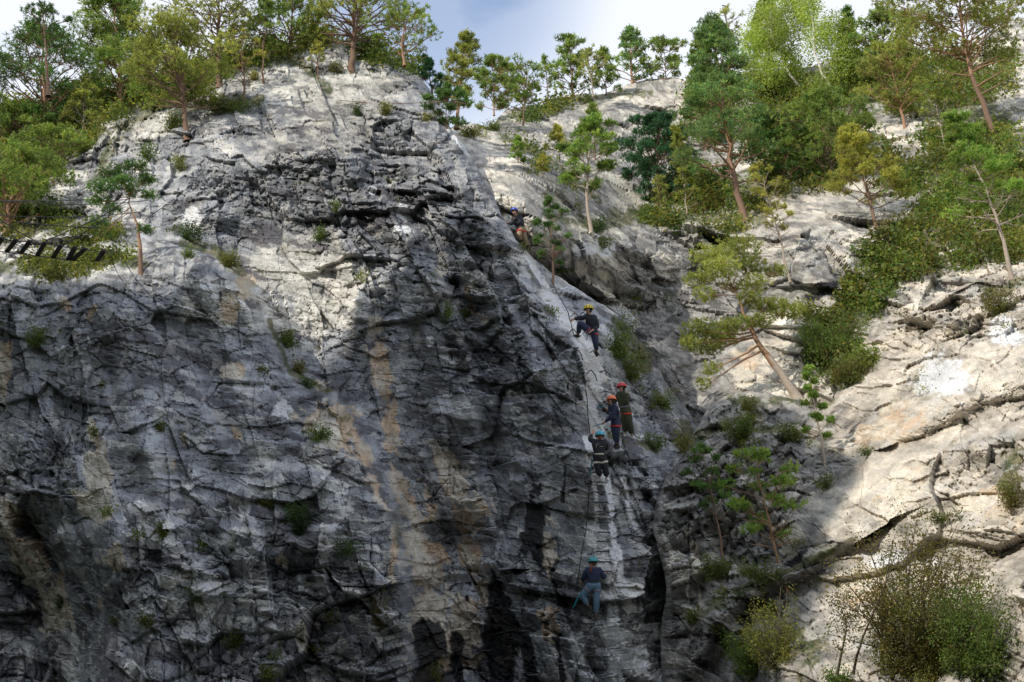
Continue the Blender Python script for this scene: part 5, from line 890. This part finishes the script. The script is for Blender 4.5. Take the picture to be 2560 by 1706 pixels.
def climber(label, D, J, cfg):
    """J: joint name -> (px, py, metres towards (-) or away from (+) the camera)"""
    P = {k: at(v[0], v[1], D + v[2]) for k, v in J.items()}
    root = empty('person', Vector(P['pelvis'])); tag(root, label, 'person', 'people climbing the route')
    hs = cfg.get('head_scale', 1.0); fwd = np.array(cfg['face'], float); hu = np.array(cfg.get('head_up', (0, 0, 1)), float); hax = frame(hu, np.cross(fwd, hu))  # x = side, y = back/forward, z = up
    hax[1] = unit(fwd - hax[2] * (fwd @ hax[2])); hax[0] = np.cross(hax[1], hax[2]); hc = P['head']
    # the body: one continuous surface
    V = []; E = []; R = []; N_ = {}
    def add(k, p, r, to=None):
        N_[k] = len(V); V.append(np.array(p)); R.append(r)
        if to is not None: E.append((N_[to], N_[k]))
    tz = P['chest'] - P['pelvis']
    add('pelvis', P['pelvis'], (0.145, 0.115)); add('waist', P['pelvis'] + tz * 0.45, (0.115, 0.085), 'pelvis'); add('chest', P['chest'], (0.155, 0.11), 'waist'); add('neckb', P['neck'] * 0.85 + P['chest'] * 0.15, 0.065, 'chest'); add('neck', P['neck'], 0.052, 'neckb')
    add('jaw', hc - hax[2] * 0.065 + hax[1] * 0.018, (0.062, 0.070), 'neck'); add('skull', hc + hax[2] * 0.02, (0.078, 0.092), 'jaw'); add('crown_', hc + hax[2] * 0.085, (0.060, 0.070), 'skull')
    for sd in ('l', 'r'):
        add('sh' + sd, P['sh' + sd], 0.058, 'chest'); add('el' + sd, P['el' + sd], 0.043, 'sh' + sd); add('wr' + sd, P['wr' + sd], 0.027, 'el' + sd)
        hv, he, hr = hand_cage(P['wr' + sd], P['ha' + sd], cfg.get('curl' + sd, (0, 1, -0.4))); b0 = len(V) - 0
        mp_ = {0: N_['wr' + sd]}
        for i in range(1, len(hv)): mp_[i] = len(V); V.append(hv[i]); R.append(hr[i])
        for a, b in he: E.append((mp_[a], mp_[b]))
        add('hip' + sd, P['hip' + sd], 0.090, 'pelvis'); add('kn' + sd, P['kn' + sd], 0.060, 'hip' + sd); mid = P['kn' + sd] * 0.6 + P['an' + sd] * 0.4; add('cf' + sd, mid, 0.056, 'kn' + sd); add('an' + sd, P['an' + sd], 0.036, 'cf' + sd)
        add('he' + sd, P['an' + sd] * 0.9 + P['to' + sd] * 0.1, 0.022, 'an' + sd); add('to' + sd, P['an' + sd] * 0.4 + P['to' + sd] * 0.6, 0.018, 'he' + sd)
    skin_obj('body', V, E, R, M['skin'], root, 1, 0)
    # face
    f0 = hc + hax[1] * 0.088
    ellip('nose', hc + hax[1] * 0.102 - hax[2] * 0.020, hax, (0.013, 0.020, 0.024), M['skin'], root, seg=10, rings=6)
    for sx in (-1, 1):
        ellip('eye', hc + hax[1] * 0.088 + hax[0] * 0.030 * sx + hax[2] * 0.006, hax, (0.013, 0.010, 0.008), M['face_dark'], root, seg=10, rings=6)
        ellip('ear', hc + hax[0] * 0.080 * sx - hax[2] * 0.012, hax, (0.010, 0.020, 0.032), M['skin'], root, seg=10, rings=6)
    ellip('mouth', hc + hax[1] * 0.088 - hax[2] * 0.062, hax, (0.022, 0.010, 0.006), M['lip'], root, seg=10, rings=6)
    # hair at the nape, longer for some
    hr_ = ellip('hair', hc - hax[1] * 0.018 + hax[2] * 0.006, hax, (0.090, 0.100, 0.112), M[cfg.get('hair', 'hair_dark')], root, lo=-0.1)
    if cfg.get('nape', True):
        skin_obj('hair', [hc - hax[1] * 0.060, hc - hax[1] * 0.070 - hax[2] * 0.055, hc - hax[1] * 0.055 - hax[2] * 0.095], [(0, 1), (1, 2)], [(0.070, 0.05), (0.062, 0.045), (0.03, 0.03)], M[cfg.get('hair', 'hair_dark')], root, 1)
    if 'tail' in cfg:
        tp_ = [at(x, y, D + z) for x, y, z in cfg['tail']]; skin_obj('ponytail', tp_, [(i, i + 1) for i in range(len(tp_) - 1)], [0.022, 0.034, 0.036, 0.022, 0.008][:len(tp_)], M['hair_red'], root, 1)
    # garments
    jv = [P['pelvis'] + tz * cfg.get('hem', -0.08), P['pelvis'] + tz * 0.5, P['chest'], P['neck'] * 0.75 + P['chest'] * 0.25]; je = [(0, 1), (1, 2), (2, 3)]; jr = [(0.162, 0.135), (0.150, 0.12), (0.165, 0.130), 0.085]
    for sd in ('l', 'r'):
        i = len(jv); a = P['wr' + sd] * 0.93 + P['el' + sd] * 0.07; jv += [P['sh' + sd], (P['sh' + sd] + P['el' + sd]) / 2, P['el' + sd], (P['el' + sd] + a) / 2, a]; je += [(2, i), (i, i + 1), (i + 1, i + 2), (i + 2, i + 3), (i + 3, i + 4)]; jr += [0.068, 0.066, 0.058, 0.052, 0.040]
    if cfg.get('hood'): jv.append(P['neck'] - hax[1] * 0.09 + np.array([0, 0, -0.03])); je.append((3, len(jv) - 1)); jr.append((0.085, 0.06))
    skin_obj('jacket', jv, je, jr, M[cfg['top']], root, 3, 0, 0.013)
    if cfg.get('vest'): skin_obj('vest', [P['pelvis'] + tz * 0.12, P['pelvis'] + tz * 0.5, P['chest'] + tz * 0.08], [(0, 1), (1, 2)], [(0.178, 0.152), (0.172, 0.146), (0.178, 0.152)], M['greyvest'], root, 2)
    tv = [P['pelvis'] + tz * 0.38, P['pelvis']]; te = [(0, 1)]; tr = [(0.145, 0.115), (0.160, 0.135)]; wl_ = cfg.get('leg_w', 1.0)
    for sd in ('l', 'r'):
        i = len(tv); tv += [P['hip' + sd], (P['hip' + sd] + P['kn' + sd]) / 2, P['kn' + sd], P['kn' + sd] * 0.5 + P['an' + sd] * 0.5, P['an' + sd] * 0.92 + P['kn' + sd] * 0.08]; te += [(1, i), (i, i + 1), (i + 1, i + 2), (i + 2, i + 3), (i + 3, i + 4)]; tr += [0.110 * (0.5 + 0.5 * wl_), 0.094 * wl_, 0.074 * wl_, 0.070 * wl_, 0.056 * wl_]
    skin_obj('trousers', tv, te, tr, M[cfg['legs']], root, 3, 0, 0.012)
    for sd in ('l', 'r'):
        an, to = P['an' + sd], P['to' + sd]; fd = unit(to - an); dn = unit(an - P['kn' + sd]); dn = unit(dn - fd * (dn @ fd)); hl = an - fd * 0.045 + dn * 0.045
        sh = skin_obj('shoe', [an, hl, an + fd * 0.10 + dn * 0.045, an + fd * 0.19 + dn * 0.052], [(0, 1), (1, 2), (2, 3)], [0.056 if cfg['shoe'] == 'boot' else 0.048, 0.052, (0.054, 0.046), (0.048, 0.034)], M[cfg['shoe']], root, 1, 1)
        axs = frame(-dn, fd); so = ellip('sole', (hl + an + fd * 0.19 + dn * 0.05) / 2 + dn * 0.038, axs, (0.128, 0.046, 0.012), M['sole' if cfg['shoe'] == 'boot' else 'white'], root, seg=14, rings=6)
    # helmet with vents, rim and chin strap
    c_h = hc + hax[2] * 0.035 - hax[1] * 0.006
    hel = ellip('helmet', c_h, hax, (0.118, 0.138, 0.118), M[cfg['helmet']], root, lo=-0.12, seg=24, rings=12)
    rim = ring('helmet_rim', c_h - hax[2] * 0.014, hax, 0.116, 0.136, 0.022, M[cfg['helmet']], root, 0.008)
    vt = Acc()
    vtn = 0
    for row, (zz, n_) in enumerate(cfg.get('vents', ((0.55, 8), (0.20, 9)))):
        for j in range(n_):
            p = 2 * math.pi * (j + 0.5 * row) / n_; sn = math.sqrt(1 - zz * zz); nrm = np.array([sn * math.cos(p), sn * math.sin(p), zz]); cc = nrm * np.array([0.118, 0.138, 0.118]) * 1.012; tz_ = unit(np.array([-zz * math.cos(p), -zz * math.sin(p), sn])); tx_ = np.array([-math.sin(p), math.cos(p), 0]); sl = 0.35
            q = [cc - tx_ * 0.012 - tz_ * 0.015, cc + tx_ * 0.010 - tz_ * 0.017, cc + tx_ * (0.013 + sl * 0.01) + tz_ * 0.013, cc - tx_ * 0.007 + tz_ * 0.015]
            V4 = np.array(c_h) + np.array(q + [z - nrm * 0.012 for z in q]) @ hax; mesh_np('vent', V4, np.array([[0, 1, 2, 3], [0, 4, 5, 1], [1, 5, 6, 2], [2, 6, 7, 3], [3, 7, 4, 0]]), M['web_black'], root).parent = hel
    for sx in (-1, 1):
        V_, F_, _ = tube_np(np.array([hc + hax[0] * 0.104 * sx + hax[2] * 0.01, hc + hax[0] * 0.085 * sx - hax[2] * 0.05 + hax[1] * 0.02, hc - hax[2] * 0.118 + hax[1] * 0.045]), 0.007, 0.007, 5); mesh_np('chin_strap', V_, F_, M['web_black'], root, smooth=True)
    # harness: waist belt, leg loops, lanyard
    ta = unit(tz); side = unit(P['shr'] - P['shl']); bx_ = frame(ta, side)
    ring('harness_belt', P['pelvis'] + ta * 0.075, bx_, 0.146, 0.124, 0.040, M[cfg['belt']], root)
    for sd in ('l', 'r'):
        la = unit(P['kn' + sd] - P['hip' + sd]); ring('leg_loop', P['hip' + sd] + la * 0.10, frame(la, side), 0.098 * (0.5 + 0.5 * wl_), 0.098 * (0.5 + 0.5 * wl_), 0.05, M[cfg['loop']], root, 0.008)
    for pth in cfg.get('lanyard', []):
        V_, F_, _ = tube_np(np.array([at(x, y, D + z) for x, y, z in pth]), 0.012, 0.010, 6); mesh_np('lanyard', V_, F_, M['teal'], root, smooth=True)
    for (x, y, z, rx, ry) in cfg.get('print', []):
        ellip('printed_badge', at(x, y, D + z), frame(-FW, RT), (rx, ry, 0.004), M['logo'], root, seg=8, rings=4)
    return root
def near(pts, cap): return min([hit(x, y, cap) for x, y in pts] + [cap])
# blue helmet, top
D1 = near([(515, 236), (508, 223), (522, 241)], 46.0) - 0.15
climber('person in a blue helmet, black jacket and tan trousers, highest climber on the rock edge', D1, dict(
    head=(514.4, 211.6, -0.1), neck=(516.0, 216.2, -0.05), chest=(518.0, 219.6, 0), pelvis=(521.2, 228.3, 0), shl=(513.4, 217.8, -0.12), ell=(512.8, 223.2, -0.22), wrl=(508.8, 223.6, 0.05), hal=(505.9, 222.8, 0.12), shr=(521.4, 217.4, 0.1), elr=(519.2, 223.0, -0.18), wrr=(512.6, 223.8, -0.10), har=(509.6, 223.0, 0.0),
    hipl=(520.0, 229.5, -0.08), knl=(519.4, 234.8, -0.22), anl=(520.4, 239.5, 0.08), tol=(517.6, 238.6, 0.22), hipr=(523.0, 229.5, 0.06), knr=(524.3, 237.0, 0.0), anr=(526.8, 245.3, 0.25), tor=(526.3, 247.2, 0.40)),
    dict(face=(0.10, -0.92, -0.42), top='black', legs='tan', shoe='boot', helmet='h_blue', belt='web_grey', loop='web_red', nape=False, vents=((0.35, 8),), lanyard=[[(508.5, 224.2, -0.02), (512, 225.8, -0.18), (515.2, 227.4, -0.16)]], **{'print': [(513.9, 220.6, -0.16, 0.018, 0.012)]}))
# yellow helmet, sitting out
D2 = near([(574, 336), (578, 336), (597, 354), (594, 352), (572, 322)], 42.0) - 0.22
climber('person in a yellow helmet and dark clothes resting on rungs with one knee raised', D2, dict(
    head=(588.2, 309.6, -0.05), neck=(589.6, 314.4, 0), chest=(590.6, 320.0, 0), pelvis=(592.2, 331.0, 0.02), shl=(586.0, 316.8, -0.02), ell=(580.2, 318.4, 0.05), wrl=(574.0, 318.8, 0.10), hal=(570.6, 321.4, 0.14), shr=(595.2, 317.6, 0.02), elr=(597.6, 326.6, -0.10), wrr=(593.0, 330.0, -0.26), har=(589.4, 332.0, -0.28),
    hipl=(589.8, 331.6, -0.06), knl=(579.6, 322.6, -0.24), anl=(578.6, 333.8, 0.02), tol=(572.4, 335.2, 0.10), hipr=(594.4, 332.4, 0.06), knr=(595.2, 341.4, -0.10), anr=(596.8, 350.6, 0.06), tor=(598.6, 354.2, 0.12)),
    dict(face=(-0.93, 0.18, 0.30), top='black', legs='navy', shoe='boot', helmet='h_yellow', belt='web_black', loop='web_red', curlr=(0, 0.3, -1), vents=((0.62, 7), (0.32, 10), (0.05, 11)), lanyard=[[(588.5, 331.5, -0.25), (587.3, 336, -0.2), (586.5, 340.5, 0.0)], [(590, 330, -0.2), (585.5, 331.2, -0.18), (582.5, 334, 0.05)]], **{'print': [(584.6, 321.0, -0.17, 0.03, 0.04)]}))
# red helmet
D3 = near([(627, 435), (634, 438), (620, 436)], 41.5) - 0.20
climber('person in a red helmet and olive green overalls standing with the back to the valley', D3, dict(
    head=(621.6, 387.6, 0), neck=(622.8, 392.0, 0), chest=(622.6, 396.6, 0), pelvis=(624.6, 409.2, 0), shl=(618.6, 394.2, 0.1), ell=(615.4, 400.5, 0.16), wrl=(611.8, 403.8, 0.30), hal=(609.4, 402.6, 0.36), shr=(626.6, 394.6, -0.1), elr=(626.6, 402.2, -0.14), wrr=(622.4, 405.6, -0.02), har=(619.6, 406.2, 0.10),
    hipl=(622.8, 410.2, 0.07), knl=(624.8, 421.4, -0.02), anl=(625.4, 432.8, 0.06), tol=(622.8, 434.8, 0.22), hipr=(627.0, 410.2, -0.07), knr=(628.8, 422.6, -0.1), anr=(632.0, 434.8, 0.0), tor=(636.0, 437.4, 0.14)),
    dict(face=(-0.82, 0.35, 0.45), top='olive', legs='olive', shoe='white', helmet='h_red', belt='web_grey', loop='web_red', hood=True, leg_w=1.35, vents=((0.35, 6),)))
# orange helmet
D4 = near([(616, 446), (619, 447), (603, 424)], 40.5) - 0.20
climber('person in an orange helmet, grey vest and navy trousers holding the cable', D4, dict(
    head=(611.2, 400.6, 0), neck=(612.6, 405.0, 0), chest=(614.0, 409.8, 0), pelvis=(615.6, 421.6, 0), shl=(610.2, 407.6, 0.12), ell=(609.4, 413.4, 0.22), wrl=(608.2, 411.0, 0.34), hal=(606.4, 407.6, 0.38), shr=(616.2, 408.2, -0.14), elr=(610.8, 417.4, -0.18), wrr=(605.4, 421.8, 0.0), har=(602.2, 423.6, 0.06),
    hipl=(614.0, 422.8, 0.08), knl=(614.6, 432.4, -0.02), anl=(616.2, 442.4, 0.10), tol=(613.4, 445.2, 0.26), hipr=(617.2, 422.8, -0.08), knr=(616.6, 433.4, -0.14), anr=(617.4, 443.2, 0.0), tor=(620.0, 446.0, 0.16)),
    dict(face=(-0.70, 0.60, 0.40), top='navy', legs='navy', shoe='boot', helmet='h_orange', belt='web_black', loop='web_red', vest=True, hood=True, vents=(), lanyard=[[(602.6, 423.2, 0.04), (598.5, 425.0, 0.18), (592.5, 426.2, 0.30)], [(608.5, 406.6, 0.3), (604, 406.6, 0.36), (597.5, 406.4, 0.42)]]))
# light blue helmet, black clothes, white shoes
D5 = near([(599, 480), (606, 480), (596, 458), (601, 470)], 38.5) - 0.24
climber('person in a light blue helmet, black clothes and white shoes climbing the rung ladder', D5, dict(
    head=(599.8, 436.6, 0.02), neck=(599.6, 441.2, 0.0), chest=(599.4, 445.6, 0), pelvis=(599.6, 457.0, -0.02), shl=(593.6, 441.6, 0), ell=(589.8, 438.8, 0.12), wrl=(591.8, 434.6, 0.22), hal=(593.6, 430.8, 0.26), shr=(605.4, 442.0, 0), elr=(606.6, 448.8, 0.14), wrr=(604.6, 446.0, 0.28), har=(603.4, 442.0, 0.32),
    hipl=(596.8, 458.6, 0), knl=(598.0, 467.6, -0.04), anl=(600.0, 476.6, 0.04), tol=(596.0, 480.4, 0.10), hipr=(602.6, 458.6, 0), knr=(605.0, 467.8, -0.04), anr=(606.8, 477.2, 0.04), tor=(603.4, 481.4, 0.10)),
    dict(face=(-0.12, 0.97, 0.20), top='black', legs='black', shoe='white', helmet='h_cyan', belt='web_white', loop='web_white', hair='hair_red', vents=((0.38, 7),), leg_w=1.1, lanyard=[[(592.8, 459.5, 0.02), (591.2, 466, 0.02), (589.4, 474, 0.12)], [(593.4, 459.5, 0.04), (590.4, 468, 0.04), (589.0, 476, 0.12)]], **{'print': [(597.6, 444.0, -0.155, 0.035, 0.006), (601.4, 446.6, -0.155, 0.05, 0.005), (596.2, 446.2, -0.15, 0.006, 0.035)]}))
# teal helmet, lowest
D6 = near([(588, 608), (595, 618), (584, 582), (606, 576)], 36.5) - 0.26
climber('person with an auburn ponytail, teal helmet and blue grey trousers, lowest climber', D6, dict(
    head=(593.2, 562.8, 0.04), neck=(593.2, 567.4, 0), chest=(593.6, 572.0, 0), pelvis=(593.6, 584.6, -0.04), shl=(587.4, 569.4, 0), ell=(584.2, 577.0, 0.06), wrl=(581.8, 580.4, 0.20), hal=(580.6, 583.2, 0.26), shr=(599.6, 569.8, 0), elr=(604.4, 577.6, 0.0), wrr=(604.2, 574.4, 0.20), har=(603.6, 571.6, 0.28),
    hipl=(590.4, 586.4, -0.02), knl=(582.4, 595.6, 0.04), anl=(588.2, 605.0, 0.04), tol=(588.6, 610.8, 0.16), hipr=(596.9, 586.6, -0.02), knr=(596.4, 600.0, -0.08), anr=(596.0, 614.4, 0.04), tor=(595.6, 620.6, 0.14)),
    dict(face=(-0.05, 0.98, 0.18), top='navy', legs='bluegrey', shoe='boot', helmet='h_teal', belt='web_black', loop='web_grey', hair='hair_dark', hem=0.12, vents=((0.72, 4), (0.30, 6)), tail=[(592.2, 564.4, -0.10), (591.2, 567.0, -0.16), (590.6, 570.0, -0.17), (590.9, 573.2, -0.16)], lanyard=[[(583.5, 590.0, -0.02), (579.0, 595.5, 0.04), (574.5, 606.0, 0.12)], [(584.0, 590.4, -0.02), (577.8, 597.5, 0.02), (573.0, 607.5, 0.12)]]))
